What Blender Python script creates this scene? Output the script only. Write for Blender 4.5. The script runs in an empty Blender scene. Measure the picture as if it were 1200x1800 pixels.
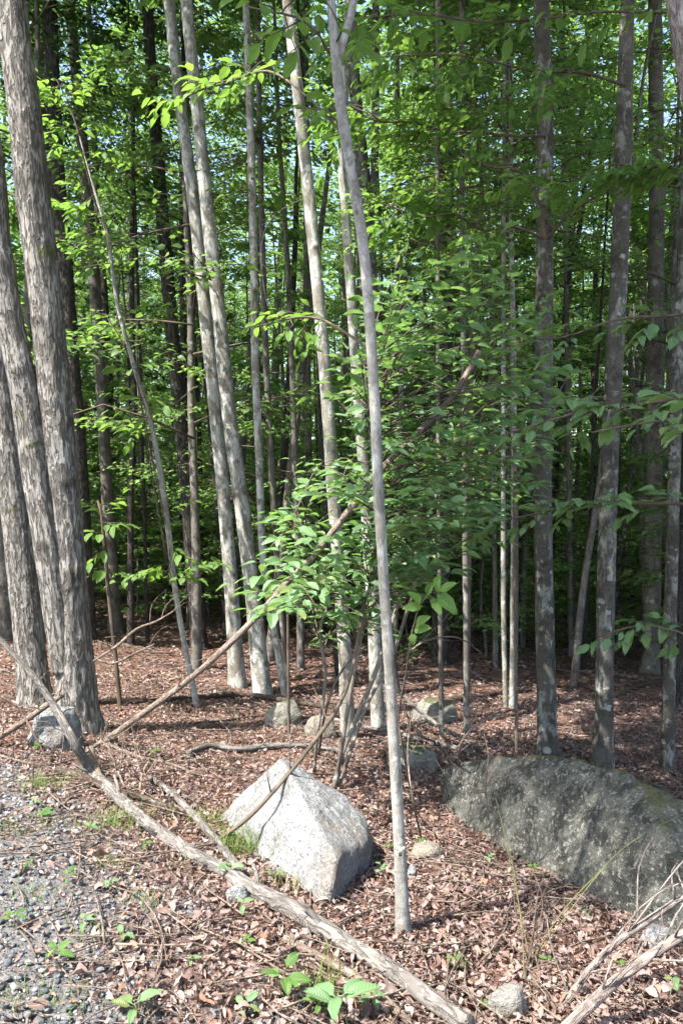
import bpy, bmesh, math, random
import numpy as np
from mathutils import Vector, Matrix

random.seed(7)
RNG = np.random.default_rng(7)
R = math.radians
SC = bpy.context.scene
COL = SC.collection

# ------------------------------------------------------------------ camera, sky, sun, exposure
CAM_Z = 1.6
PITCH = 3.0
FPX = 1386.0                      # focal length in pixels of the 1200 x 1800 photograph
cam = bpy.data.cameras.new('camera')
cam.sensor_fit = 'VERTICAL'
cam.angle = 2 * math.atan(900 / FPX)
cam.clip_start = 0.05
cam.clip_end = 2000
camo = bpy.data.objects.new('camera', cam)
COL.objects.link(camo)
camo.location = (0, 0, CAM_Z)
camo.rotation_euler = (R(90 - PITCH), 0, 0)
SC.camera = camo

SUN = Vector((-0.44, -0.30, 0.85)).normalized()      # towards the sun
world = bpy.data.worlds.new('World')
SC.world = world
world.use_nodes = True
wn = world.node_tree
bg = wn.nodes['Background']
sky = wn.nodes.new('ShaderNodeTexSky')
sky.sky_type = 'NISHITA'
sky.sun_disc = False
sky.sun_elevation = math.asin(SUN.z)
sky.sun_rotation = math.atan2(SUN.x, SUN.y)
sky.dust_density = 2.0
wn.links.new(sky.outputs[0], bg.inputs[0])
bg.inputs[1].default_value = 0.15
sun = bpy.data.lights.new('sun', 'SUN')
sun.energy = 5.0
sun.angle = R(0.5)
sun.color = (1.0, 0.965, 0.915)
suno = bpy.data.objects.new('sun', sun)
COL.objects.link(suno)
suno.location = (-5, -5, 12)
suno.rotation_euler = SUN.to_track_quat('Z', 'Y').to_euler()

SC.view_settings.view_transform = 'Standard'
SC.view_settings.look = 'None'
SC.view_settings.gamma = 1.0
SC.view_settings.exposure = 1.87
SC.view_settings.use_curve_mapping = False
SC.render.engine = 'CYCLES'
SC.cycles.max_bounces = 7
SC.cycles.diffuse_bounces = 4
SC.cycles.glossy_bounces = 2
SC.cycles.transmission_bounces = 5
SC.cycles.sample_clamp_indirect = 6.0
SC.cycles.use_denoising = True
SC.cycles.use_adaptive_sampling = True
SC.cycles.adaptive_threshold = 0.035
SC.cycles.caustics_reflective = False
SC.cycles.caustics_refractive = False

# ------------------------------------------------------------------ numeric helpers
def _hash(ix, iy, iz, seed):
    h = (ix * 374761393 + iy * 668265263 + iz * 2147483647 + seed * 1274126177) & 0xFFFFFFFF
    h = ((h ^ (h >> 13)) * 1274126177) & 0xFFFFFFFF
    h = ((h ^ (h >> 16)) * 2246822519) & 0xFFFFFFFF
    return ((h ^ (h >> 15)) & 0xFFFFFF) / float(0xFFFFFF)

def vnoise(p, seed=0):
    p = np.asarray(p, dtype=np.float64)
    i = np.floor(p).astype(np.int64)
    f = p - i
    f = f * f * (3 - 2 * f)
    out = 0
    for dx in (0, 1):
        for dy in (0, 1):
            for dz in (0, 1):
                w = (f[:, 0] if dx else 1 - f[:, 0]) * (f[:, 1] if dy else 1 - f[:, 1]) * (f[:, 2] if dz else 1 - f[:, 2])
                out = out + w * _hash(i[:, 0] + dx, i[:, 1] + dy, i[:, 2] + dz, seed)
    return out * 2 - 1

def fbm(p, octaves=4, seed=0):
    p = np.asarray(p, dtype=np.float64)
    a, o = 1.0, 0
    for k in range(octaves):
        o = o + a * vnoise(p * 2 ** k + 17.3 * k, seed + k)
        a *= 0.5
    return o

PS = np.array([-50, 0, 1.2, 1.8, 2.6, 3.6, 5.0, 6.5, 10, 20, 40, 80, 200, 500], float)
PZ = np.array([0, 0, 0, -0.03, -0.20, -0.40, -0.60, -0.80, -1.10, -2.2, -4.2, -7, -10, -14], float)
_ss = np.linspace(-50, 500, 11001)
_zz = np.interp(_ss, PS, PZ)
_k = np.hanning(15); _k /= _k.sum()
_zz = np.convolve(np.pad(_zz, 7, mode='edge'), _k, 'valid')

def gz(x, y):
    x = np.atleast_1d(np.asarray(x, float)); y = np.atleast_1d(np.asarray(y, float))
    s = 0.6 * x + 0.8 * y
    z = np.interp(s, _ss, _zz)
    d = np.hypot(x, y)
    q = np.stack([x, y, x * 0], 1)
    z = z + 0.05 * fbm(q * 0.9, 3, 3) * np.clip((d - 1.0) / 3, 0, 1) + 0.22 * vnoise(q * 0.22, 9) * np.clip((d - 7) / 10, 0, 1.6)
    return z

def g1(x, y):
    return float(gz(x, y)[0])

def gravel_mask(x, y):
    q = np.stack([x, y, np.zeros_like(x)], 1)
    g = 0.78 * x + 0.63 * y + 0.28 * fbm(q * 1.6, 3, 21)
    return np.clip((1.62 - g) / 0.6, 0, 1)

_cp, _sp = math.cos(R(PITCH)), math.sin(R(PITCH))
def ray(px, py):
    u, v = (px - 600) / FPX, (900 - py) / FPX
    return np.array([u, _cp + v * _sp, -_sp + v * _cp])

def at(px, py, Y):                # the point at depth Y on that line of sight
    d = ray(px, py)
    t = Y / d[1]
    return Vector((d[0] * t, Y, CAM_Z + d[2] * t))

def on_ground(px, py):
    d = ray(px, py)
    t = np.linspace(1.5, 60, 1500)
    h = CAM_Z + d[2] * t - gz(d[0] * t, d[1] * t)
    k = np.argmax(h < 0)
    if k == 0: k = len(t) - 1
    a = h[k - 1] / (h[k - 1] - h[k] + 1e-9)
    tt = t[k - 1] + a * (t[k] - t[k - 1])
    return Vector((d[0] * tt, d[1] * tt, CAM_Z + d[2] * tt))

def proj(P):
    P = np.atleast_2d(P)
    x, y, z = P[:, 0], P[:, 1], P[:, 2] - CAM_Z
    dep = y * _cp - z * _sp
    v = y * _sp + z * _cp
    return 600 + FPX * x / dep, 900 - FPX * v / dep, dep

# ------------------------------------------------------------------ object helpers
def mesh(name, V, F, mat=None, smooth=True, attrs=None):
    me = bpy.data.meshes.new(name)
    V = np.asarray(V, np.float32)
    if isinstance(F, np.ndarray):
        n, k = F.shape
        me.vertices.add(len(V)); me.vertices.foreach_set('co', V.ravel())
        me.loops.add(n * k); me.loops.foreach_set('vertex_index', F.astype(np.int32).ravel())
        me.polygons.add(n)
        me.polygons.foreach_set('loop_start', np.arange(0, n * k, k, dtype=np.int32))
        me.polygons.foreach_set('loop_total', np.full(n, k, np.int32))
        me.update(calc_edges=True)
    else:
        me.from_pydata(V.tolist(), [], F)
    for nm, (typ, arr) in (attrs or {}).items():
        a = me.attributes.new(nm, typ, 'POINT')
        a.data.foreach_set('vector' if typ == 'FLOAT_VECTOR' else 'value', np.asarray(arr, np.float32).ravel())
    if smooth:
        me.polygons.foreach_set('use_smooth', np.ones(len(me.polygons), bool))
    if mat: me.materials.append(mat)
    return me

def obj(name, me, parent=None, loc=None, mw=None):
    o = bpy.data.objects.new(name, me)
    COL.objects.link(o)
    if parent is not None: o.parent = parent
    if loc is not None: o.location = loc
    if mw is not None: o.matrix_basis = mw
    return o

def tag(o, label=None, cat=None, group=None, kind=None):
    if label: o['label'] = label
    if cat: o['category'] = cat
    if group: o['group'] = group
    if kind: o['kind'] = kind
    return o

def empty(name, loc, label, cat, group=None):
    o = obj(name, None, loc=loc)
    o.empty_display_size = 0.1
    return tag(o, label, cat, group)

def resample(P, Rr, step):
    """Catmull-Rom through the points, about one ring every step metres."""
    P = [np.array(p, float) for p in P]
    n = len(P)
    out, rad = [], []
    for i in range(n - 1):
        p0 = P[i - 1] if i > 0 else 2 * P[0] - P[1]
        p3 = P[i + 2] if i + 2 < n else 2 * P[-1] - P[-2]
        L = np.linalg.norm(P[i + 1] - P[i])
        m = max(1, int(round(L / step)))
        for k in range(m):
            t = k / m
            out.append(0.5 * (2 * P[i] + (P[i + 1] - p0) * t + (2 * p0 - 5 * P[i] + 4 * P[i + 1] - p3) * t * t
                              + (3 * P[i] - p0 - 3 * P[i + 1] + p3) * t ** 3))
            rad.append(Rr[i] * (1 - t) + Rr[i + 1] * t)
    out.append(P[-1]); rad.append(Rr[-1])
    return np.array(out), np.array(rad)

def tube(P, Rr, sides=8, step=0.1, disp=None, seed=0, cap=True, scars=None):
    """verts, faces, bark coordinates, scar weight.  disp(theta, s, r) gives a relative radius offset."""
    C, rad = resample(P, Rr, step)
    n = len(C)
    T = np.gradient(C, axis=0) if n > 1 else np.array([[0, 0, 1.0]])
    T /= np.linalg.norm(T, axis=1)[:, None] + 1e-9
    ref = np.array([1.0, 0, 0]) if abs(T[0][0]) < 0.8 else np.array([0, 1.0, 0])
    N = np.zeros_like(T)
    v = ref - T[0] * np.dot(ref, T[0]); N[0] = v / np.linalg.norm(v)
    for i in range(1, n):
        v = N[i - 1] - T[i] * np.dot(N[i - 1], T[i])
        N[i] = v / (np.linalg.norm(v) + 1e-9)
    B = np.cross(T, N)
    s = np.concatenate([[0], np.cumsum(np.linalg.norm(np.diff(C, axis=0), axis=1))])
    th = np.linspace(0, 2 * math.pi, sides, endpoint=False)
    TH, S = np.meshgrid(th, s)
    RR = np.repeat(rad[:, None], sides, 1)
    scar = np.zeros_like(RR)
    for (a, h, w) in (scars or []):
        da = (TH - a + math.pi) % (2 * math.pi) - math.pi
        e = np.exp(-((da * RR / (w * 1.2)) ** 2 + ((S - h) / (w * 0.8)) ** 2))
        scar = np.maximum(scar, e)
    D = RR * (1 + (disp(TH, S, RR) if disp else 0)) + scar * 0.09 * RR
    V = C[:, None, :] + D[..., None] * (np.cos(TH)[..., None] * N[:, None, :] + np.sin(TH)[..., None] * B[:, None, :])
    bk = np.stack([np.cos(TH) * RR.mean(), np.sin(TH) * RR.mean(), S], -1) + seed * 3.17
    i = np.arange(n - 1)[:, None] * sides
    j = np.arange(sides)[None, :]
    jn = (j + 1) % sides
    F = np.stack([i + j, i + jn, i + sides + jn, i + sides + j], -1).reshape(-1, 4)
    V = V.reshape(-1, 3); bk = bk.reshape(-1, 3); sc = scar.reshape(-1)
    if cap:                          # close the ends with a centre vertex (degenerate quads kept as quads)
        V = np.vstack([V, C[0] - T[0] * rad[0] * 0.15, C[-1] + T[-1] * rad[-1] * 0.2])
        bk = np.vstack([bk, bk[0], bk[-1]]); sc = np.concatenate([sc, [0, 0]])
        b, t = len(V) - 2, len(V) - 1
        jj = np.arange(0, sides, 2)
        fb = np.stack([np.full_like(jj, b), (jj + 2) % sides, (jj + 1) % sides, jj], -1)
        e = (n - 1) * sides
        ft = np.stack([np.full_like(jj, t), e + jj, e + (jj + 1) % sides, e + (jj + 2) % sides], -1)
        F = np.vstack([F, fb, ft])
    return V, F, bk, sc

def merge(parts):
    V, F, bk, sc, o = [], [], [], [], 0
    for (v, f, b, s) in parts:
        V.append(v); F.append(f + o); bk.append(b); sc.append(s); o += len(v)
    return np.vstack(V), np.vstack(F), np.vstack(bk), np.concatenate(sc)

def tube_mesh(name, parts, mat, origin=(0, 0, 0)):
    V, F, bk, sc = merge(parts)
    return mesh(name, V - np.array(origin, float), F, mat, True, {'bk': ('FLOAT_VECTOR', bk), 'scar': ('FLOAT', sc)})

# ------------------------------------------------------------------ materials
class NT:
    def __init__(self, name):
        self.m = bpy.data.materials.new(name); self.m.use_nodes = True
        self.t = self.m.node_tree
        for n in list(self.t.nodes): self.t.nodes.remove(n)
        self.out = self.n('ShaderNodeOutputMaterial')
    def n(self, typ, **kw):
        x = self.t.nodes.new(typ)
        for k, v in kw.items():
            if k.startswith('_'): setattr(x, k[1:], v)
            else: self.set(x, k, v)
        return x
    def set(self, node, key, v):
        s = node.inputs[int(key[1:])] if key[0] == 'i' and key[1:].isdigit() else node.inputs[key.replace('__', ' ')]
        if isinstance(v, bpy.types.NodeSocket): self.t.links.new(v, s)
        else: s.default_value = v
    def noise(self, vec, scale, detail=4, rough=0.55, out=0, dist=0.0):
        return self.n('ShaderNodeTexNoise', Vector=vec, Scale=scale, Detail=detail, Roughness=rough, Distortion=dist).outputs[out]
    def voro(self, vec, scale, feature='F1', out=0, rnd=1.0):
        return self.n('ShaderNodeTexVoronoi', _feature=feature, Vector=vec, Scale=scale, Randomness=rnd).outputs[out]
    def mapping(self, vec, scale):
        return self.n('ShaderNodeMapping', Vector=vec, Scale=scale).outputs[0]
    def ramp(self, fac, stops, interp='LINEAR'):
        r = self.n('ShaderNodeValToRGB', Fac=fac)
        r.color_ramp.interpolation = interp
        e = r.color_ramp.elements
        while len(e) < len(stops): e.new(0.5)
        for el, (p, c) in zip(e, stops):
            el.position = p
            el.color = (c, c, c, 1) if not isinstance(c, tuple) else (*c, 1)
        return r.outputs[0]
    def mix(self, fac, a, b, mode='MIX'):
        x = self.n('ShaderNodeMix', _data_type='RGBA', _blend_type=mode)
        for k, v in ((0, fac), (6, a), (7, b)):
            if isinstance(v, tuple): v = (*v, 1)
            if isinstance(v, bpy.types.NodeSocket): self.t.links.new(v, x.inputs[k])
            else: x.inputs[k].default_value = v
        return x.outputs[2]
    def math(self, op, a, b=0.0, c=0.0, clamp=False):
        x = self.n('ShaderNodeMath', _operation=op, _use_clamp=clamp)
        for k, v in enumerate((a, b, c)):
            if isinstance(v, bpy.types.NodeSocket): self.t.links.new(v, x.inputs[k])
            else: x.inputs[k].default_value = v
        return x.outputs[0]
    def bump(self, h, dist=0.01, strength=1.0, normal=None):
        b = self.n('ShaderNodeBump', Height=h, Distance=dist, Strength=strength)
        if normal is not None: self.t.links.new(normal, b.inputs['Normal'])
        return b.outputs[0]
    def attr(self, name, out='Vector'):
        return self.n('ShaderNodeAttribute', _attribute_name=name).outputs[out]
    def bsdf(self, col, rough=0.85, normal=None, spec=0.25):
        b = self.n('ShaderNodeBsdfPrincipled', Roughness=rough)
        b.inputs['Specular IOR Level'].default_value = spec
        if isinstance(col, tuple): col = (*col, 1)
        self.set(b, 'Base__Color', col)
        if normal is not None: self.t.links.new(normal, b.inputs['Normal'])
        return b.outputs[0]
    def done(self, sh):
        self.t.links.new(sh, self.out.inputs[0]); return self.m

def bark_mat(name, dark, light, lichen, spots=0.5, furrow=0.0, fscale=60, moss=0.0, bump=0.006, spot_scale=22):
    n = NT(name)
    v = n.attr('bk')
    oi = n.n('ShaderNodeObjectInfo').outputs['Random']
    big = n.noise(v, 3.0, 3)
    fine = n.noise(n.mapping(v, (1, 1, 0.35)), 70, 6, 0.65)
    col = n.mix(n.ramp(big, [(0.3, 0.0), (0.7, 1.0)]), dark, light)
    col = n.mix(n.ramp(fine, [(0.35, 0.4), (0.6, 0.0)]), col, tuple(c * 0.5 for c in dark))
    h = fine
    if furrow > 0:
        fv = n.mapping(v, (1, 1, 0.2))
        fu = n.noise(fv, fscale, 4, 0.55, dist=0.9)
        crack = n.ramp(fu, [(0.42, 0.0), (0.54, 1.0)])
        col = n.mix(n.math('MULTIPLY', n.math('SUBTRACT', 1.0, crack), furrow), col, tuple(c * 0.38 for c in dark))
        plates = n.noise(n.mapping(v, (1, 1, 0.5)), 45, 3)
        h = n.math('ADD', n.math('MULTIPLY', crack, 1.6), n.math('MULTIPLY', plates, 0.8))
        h = n.math('ADD', h, n.math('MULTIPLY', fine, 0.5))
    else:                            # faint rings of lenticels round a smooth trunk
        rings = n.noise(n.mapping(v, (0.35, 0.35, 3.2)), 18, 3)
        col = n.mix(n.ramp(rings, [(0.56, 0.0), (0.68, 0.35)]), col, tuple(c * 0.45 for c in dark))
        col = n.mix(n.ramp(n.noise(n.mapping(v, (1, 1, 0.6)), 9, 6, 0.68), [(0.52, 0.0), (0.60, 0.6)]), col, tuple(c * 0.42 for c in dark))
        h = n.math('ADD', n.math('MULTIPLY', fine, 0.6), n.math('MULTIPLY', rings, 0.5))
    if spots > 0:                    # crusts of pale lichen with lobed edges
        wob = n.n('ShaderNodeVectorMath', _operation='ADD', i0=v)
        n.set(wob, 'i1', n.mix(0.05, (0, 0, 0), n.noise(v, 30, 4, out=1)))
        d = n.voro(wob.outputs[0], spot_scale)
        rn = n.voro(wob.outputs[0], spot_scale, out=1)
        rr = n.n('ShaderNodeSeparateColor', i0=rn).outputs[0]
        th = n.math('MULTIPLY', n.math('POWER', rr, 3.0), 0.5)
        patch = n.math('MULTIPLY', n.math('SUBTRACT', th, d), 9.0, clamp=True)
        big2 = n.noise(n.mapping(v, (1, 1, 0.45)), spot_scale * 0.75, 6, 0.72, dist=0.6)
        low = n.math('SUBTRACT', 0.62 - spots * 0.10, n.math('MULTIPLY', oi, 0.05))
        irregular = n.math('MULTIPLY', n.math('SUBTRACT', big2, low), 11.0, clamp=True)
        where = n.ramp(n.noise(v, 3.2, 3), [(0.5 - spots * 0.3, 0.0), (0.75 - spots * 0.3, 1.0)])
        lm = n.math('MULTIPLY', n.math('MAXIMUM', patch, n.math('MULTIPLY', irregular, 0.75)), where)
        lm = n.math('MULTIPLY', lm, n.ramp(fine, [(0.3, 0.45), (0.6, 1.0)]))
        col = n.mix(n.math('MULTIPLY', lm, 0.8), col, lichen)
        h = n.math('ADD', h, n.math('MULTIPLY', lm, 0.25))
    if moss > 0:
        mm = n.ramp(n.noise(v, 4.5, 4, 0.6), [(0.66 - moss * 0.15, 0.0), (0.74 - moss * 0.15, 0.85)])
        col = n.mix(mm, col, (0.075, 0.085, 0.022))
    sc = n.attr('scar', 'Fac')
    scm = n.math('MULTIPLY', n.ramp(sc, [(0.25, 0.0), (0.75, 0.9)]), n.ramp(fine, [(0.3, 1.0), (0.75, 0.45)]))
    col = n.mix(scm, col, (0.035, 0.028, 0.022))
    col = n.mix(n.math('MULTIPLY', oi, 0.22), col, tuple(c * 0.55 for c in dark))
    return n.done(n.bsdf(col, 0.9, n.bump(h, bump), 0.15))

B_RIDGE = bark_mat('ridged_bark', (0.185, 0.165, 0.14), (0.345, 0.32, 0.285), (0.50, 0.50, 0.46), 0.3, 0.85, 44, 0.30, 0.010, 22)
B_PALE = bark_mat('pale_lichen_bark', (0.17, 0.155, 0.12), (0.29, 0.272, 0.23), (0.60, 0.61, 0.56), 1.15, 0, 60, 0, 0.004, 16)
B_SAP = bark_mat('sapling_bark', (0.20, 0.185, 0.155), (0.34, 0.32, 0.28), (0.52, 0.52, 0.47), 0.85, 0, 60, 0, 0.004, 24)
B_GREY = bark_mat('grey_brown_lichen_bark', (0.070, 0.063, 0.050), (0.122, 0.112, 0.094), (0.40, 0.41, 0.36), 0.82, 0, 60, 0.12, 0.004, 15)
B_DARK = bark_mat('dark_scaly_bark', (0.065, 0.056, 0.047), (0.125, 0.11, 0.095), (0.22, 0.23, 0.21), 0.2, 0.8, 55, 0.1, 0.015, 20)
B_FAR = bark_mat('forest_bark', (0.095, 0.083, 0.068), (0.20, 0.18, 0.15), (0.38, 0.39, 0.36), 0.5, 0, 60, 0, 0.005, 10)
B_LOG = bark_mat('weathered_log_bark', (0.125, 0.11, 0.095), (0.225, 0.202, 0.178), (0.36, 0.34, 0.30), 0.6, 0.35, 45, 0.05, 0.006, 30)
B_DEAD = bark_mat('bare_dead_wood', (0.19, 0.14, 0.105), (0.33, 0.265, 0.21), (0.5, 0.46, 0.40), 0.15, 0.5, 120, 0, 0.004, 40)
B_PINK = bark_mat('pinkish_branch_bark', (0.17, 0.135, 0.115), (0.30, 0.25, 0.215), (0.45, 0.42, 0.38), 0.6, 0.4, 60, 0, 0.005, 36)
B_TWIG = bark_mat('twig_bark', (0.085, 0.063, 0.044), (0.165, 0.13, 0.098), (0.4, 0.4, 0.35), 0.0, 0, 60, 0, 0.002, 40)
B_STEM = bark_mat('brown_stem_bark', (0.12, 0.10, 0.078), (0.22, 0.19, 0.155), (0.4, 0.4, 0.36), 0.5, 0, 60, 0, 0.003, 34)
B_DKLOG = bark_mat('damp_dark_log', (0.085, 0.06, 0.045), (0.16, 0.12, 0.09), (0.3, 0.3, 0.26), 0.2, 0.6, 90, 0.2, 0.006, 30)
B_CANE = NT('green_cane')
B_CANE = B_CANE.done(B_CANE.bsdf(B_CANE.mix(B_CANE.noise(B_CANE.attr('bk'), 9), (0.075, 0.09, 0.035), (0.16, 0.135, 0.06)), 0.6))

def leaf_mat(name, cols, trans, tmix=0.42, veins=True, rough=0.45, spec=0.35, objvar=0.0):
    n = NT(name)
    r = n.n('ShaderNodeNewGeometry').outputs['Random Per Island']
    oi = n.n('ShaderNodeObjectInfo').outputs['Random']
    rr = n.math('FRACT', n.math('ADD', r, n.math('MULTIPLY', oi, 3.7)))
    col = n.ramp(rr, [(i / (len(cols) - 1), c) for i, c in enumerate(cols)])
    tcol = n.mix(n.math('MULTIPLY', rr, 0.5), trans, tuple(c * 0.55 for c in trans))
    if objvar > 0:
        ov = n.ramp(oi, [(0.0, 1 - objvar), (1.0, 1 + objvar * 0.4)])
        col = n.mix(1.0, col, ov, 'MULTIPLY'); tcol = n.mix(1.0, tcol, ov, 'MULTIPLY')
    nor = None
    if veins:
        lf = n.n('ShaderNodeSeparateXYZ', i0=n.attr('lf'))
        ax = n.math('ABSOLUTE', lf.outputs[0])
        w = n.math('SUBTRACT', lf.outputs[1], n.math('MULTIPLY', ax, 0.85))
        s = n.math('SINE', n.math('MULTIPLY', w, 62.0))
        line = n.ramp(s, [(0.78, 0.0), (0.98, 1.0)])
        mid = n.ramp(ax, [(0.0, 1.0), (0.022, 0.0)])
        vm = n.math('MAXIMUM', n.math('MULTIPLY', line, 0.55), mid)
        col = n.mix(n.math('MULTIPLY', vm, 0.4), col, tuple(min(1, c * 1.8 + 0.02) for c in cols[len(cols) // 2]))
        tcol = n.mix(n.math('MULTIPLY', vm, 0.35), tcol, tuple(c * 0.5 for c in trans))
        nor = n.bump(n.math('SUBTRACT', s, n.math('MULTIPLY', vm, 1.2)), 0.0015, 0.5)
    b = n.bsdf(col, rough, nor, spec)
    t = n.n('ShaderNodeBsdfTranslucent', Color=tcol).outputs[0]
    return n.done(n.n('ShaderNodeMixShader', i0=tmix, i1=b, i2=t).outputs[0])

L_BUSH = leaf_mat('shade_leaf', [(0.105, 0.195, 0.085), (0.13, 0.23, 0.10), (0.16, 0.255, 0.11), (0.115, 0.21, 0.09), (0.14, 0.235, 0.095), (0.11, 0.20, 0.085), (0.19, 0.21, 0.06)], (0.26, 0.46, 0.10), 0.38, True, 0.42, 0.5)
L_LIT = leaf_mat('bright_leaf', [(0.075, 0.155, 0.035), (0.10, 0.185, 0.045), (0.12, 0.205, 0.05)], (0.25, 0.44, 0.06), 0.48)
L_FAR = leaf_mat('forest_leaf', [(0.08, 0.16, 0.048), (0.105, 0.195, 0.058), (0.13, 0.22, 0.065), (0.095, 0.175, 0.052)], (0.29, 0.49, 0.09), 0.48, False, 0.5, 0.35, 0.25)
L_CONIF = leaf_mat('evergreen_leaf', [(0.025, 0.065, 0.025), (0.04, 0.085, 0.03)], (0.06, 0.13, 0.02), 0.25, False, 0.5, 0.3)
L_GRASS = leaf_mat('grass_blade', [(0.085, 0.15, 0.03), (0.13, 0.20, 0.045), (0.16, 0.20, 0.06)], (0.26, 0.38, 0.06), 0.4, False, 0.5, 0.3)

def litter_mat():
    n = NT('dry_leaf')
    r = n.n('ShaderNodeNewGeometry').outputs['Random Per Island']
    oi = n.n('ShaderNodeObjectInfo').outputs['Random']
    rr = n.math('FRACT', n.math('ADD', r, n.math('MULTIPLY', oi, 7.3)))
    col = n.ramp(rr, [(0.0, (0.12, 0.072, 0.058)), (0.2, (0.24, 0.165, 0.14)), (0.45, (0.34, 0.26, 0.23)), (0.62, (0.18, 0.112, 0.092)),
                      (0.82, (0.41, 0.335, 0.30)), (0.95, (0.29, 0.15, 0.09)), (1.0, (0.47, 0.41, 0.37))])
    gp_ = n.n('ShaderNodeNewGeometry').outputs['Position']
    col = n.mix(n.ramp(n.noise(gp_, 1.7, 4, .6), [(0.48, 0.0), (0.7, 0.5)]), col, (0.095, 0.06, 0.047))
    g = n.n('ShaderNodeTexCoord').outputs['Object']
    col = n.mix(n.ramp(n.noise(g, 90, 3), [(0.4, 0.0), (0.7, 0.45)]), col, (0.10, 0.055, 0.04))
    lf = n.n('ShaderNodeSeparateXYZ', i0=n.attr('lf'))
    mid = n.ramp(n.math('ABSOLUTE', lf.outputs[0]), [(0.0, 0.5), (0.03, 0.0)])
    col = n.mix(mid, col, (0.45, 0.33, 0.25))
    col = n.mix(1.0, col, (0.80, 0.80, 0.80), 'MULTIPLY')
    b = n.bsdf(col, 0.75, None, 0.2)
    t = n.n('ShaderNodeBsdfTranslucent', Color=n.mix(0.25, col, (0.40, 0.2, 0.10))).outputs[0]
    return n.done(n.n('ShaderNodeMixShader', i0=0.12, i1=b, i2=t).outputs[0])
L_DRY = litter_mat()

def ground_mat():
    n = NT('forest_floor')
    p = n.n('ShaderNodeTexCoord').outputs['Object']
    gm = n.attr('gravel', 'Fac')
    v1 = n.voro(p, 26, out=1)
    v1 = n.n('ShaderNodeSeparateColor', i0=v1).outputs[0]
    leaf = n.ramp(v1, [(0.0, (0.07, 0.038, 0.027)), (0.4, (0.16, 0.088, 0.064)), (0.75, (0.25, 0.16, 0.125)), (1.0, (0.11, 0.06, 0.042))])
    leaf = n.mix(n.ramp(n.noise(p, 2.2, 4), [(0.4, 0.0), (0.7, 0.6)]), leaf, (0.075, 0.046, 0.034))
    soil = n.mix(n.noise(p, 60, 6, 0.7), (0.085, 0.082, 0.08), (0.23, 0.225, 0.22))
    col = n.mix(gm, leaf, soil)
    h = n.math('ADD', n.voro(p, 26), n.math('MULTIPLY', n.noise(p, 55, 5, 0.65), 1.2))
    return n.done(n.bsdf(col, 0.95, n.bump(h, 0.03), 0.1))

def rock_mat(name, base, dark, pale, mottle=0.4, speck=0.5, moss=0.0, stain=0.0, ms=7):
    n = NT(name)
    p = n.n('ShaderNodeTexCoord').outputs['Object']
    col = n.mix(n.noise(p, 5, 5, 0.6), base, tuple(c * 0.72 for c in base))
    m = n.ramp(n.noise(p, ms, 6, 0.68, dist=0.3), [(0.46, 0.0), (0.56, 1.0)])
    col = n.mix(n.math('MULTIPLY', m, mottle), col, dark)
    sp = n.ramp(n.noise(p, 75, 3, 0.6), [(0.55, 0.0), (0.62, 1.0)])
    col = n.mix(n.math('MULTIPLY', sp, speck), col, tuple(c * 0.32 for c in base))
    pl = n.ramp(n.noise(p, 45, 5, 0.7), [(0.54, 0.0), (0.62, 0.85)])
    col = n.mix(n.math('MULTIPLY', pl, speck), col, pale)
    if stain > 0:
        s = n.ramp(n.noise(p, 4.5, 4), [(0.55, 0.0), (0.66, stain)])
        col = n.mix(s, col, (0.20, 0.125, 0.06))
    if moss > 0:
        nz = n.n('ShaderNodeSeparateXYZ', i0=n.n('ShaderNodeNewGeometry').outputs['Normal']).outputs[2]
        mm = n.math('ADD', n.math('MULTIPLY', nz, 1.6), n.math('MULTIPLY', n.noise(p, 6, 5, 0.65), 0.9))
        mm = n.math('MULTIPLY', n.math('SUBTRACT', mm, 2.05 - moss * 0.3), 5.0, clamp=True)
        col = n.mix(n.math('MULTIPLY', mm, .85), col, n.mix(n.noise(p, 50, 3), (0.045, 0.05, 0.018), (0.11, 0.105, 0.045)))
    h = n.math('ADD', n.noise(p, 14, 6, 0.65), n.math('MULTIPLY', n.noise(p, 90, 4, 0.6), 0.3))
    return n.done(n.bsdf(col, 0.9, n.bump(h, 0.05), 0.2))

M_GROUND = ground_mat()
M_WHITE = rock_mat('pale_granite', (0.27, 0.268, 0.26), (0.15, 0.147, 0.135), (0.38, 0.38, 0.365), 0.75, 0.8, 0, 0.25, 5)
M_BOULD = rock_mat('lichen_dark_granite', (0.135, 0.131, 0.108), (0.035, 0.035, 0.029), (0.33, 0.33, 0.285), 0.9, 0.72, 0.75, 0, 6.5)
M_MOSSY = rock_mat('mossy_stone', (0.24, 0.23, 0.19), (0.10, 0.10, 0.08), (0.36, 0.36, 0.30), 0.5, 0.4, 0.9, 0, 9)
M_CREAM = rock_mat('cream_stone', (0.23, 0.22, 0.19), (0.15, 0.135, 0.11), (0.30, 0.295, 0.265), 0.4, 0.25, 0, 0.25, 9)
M_TAN = rock_mat('tan_stone', (0.25, 0.22, 0.175), (0.14, 0.12, 0.095), (0.33, 0.30, 0.25), 0.4, 0.4, 0.2, 0.2, 9)

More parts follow.
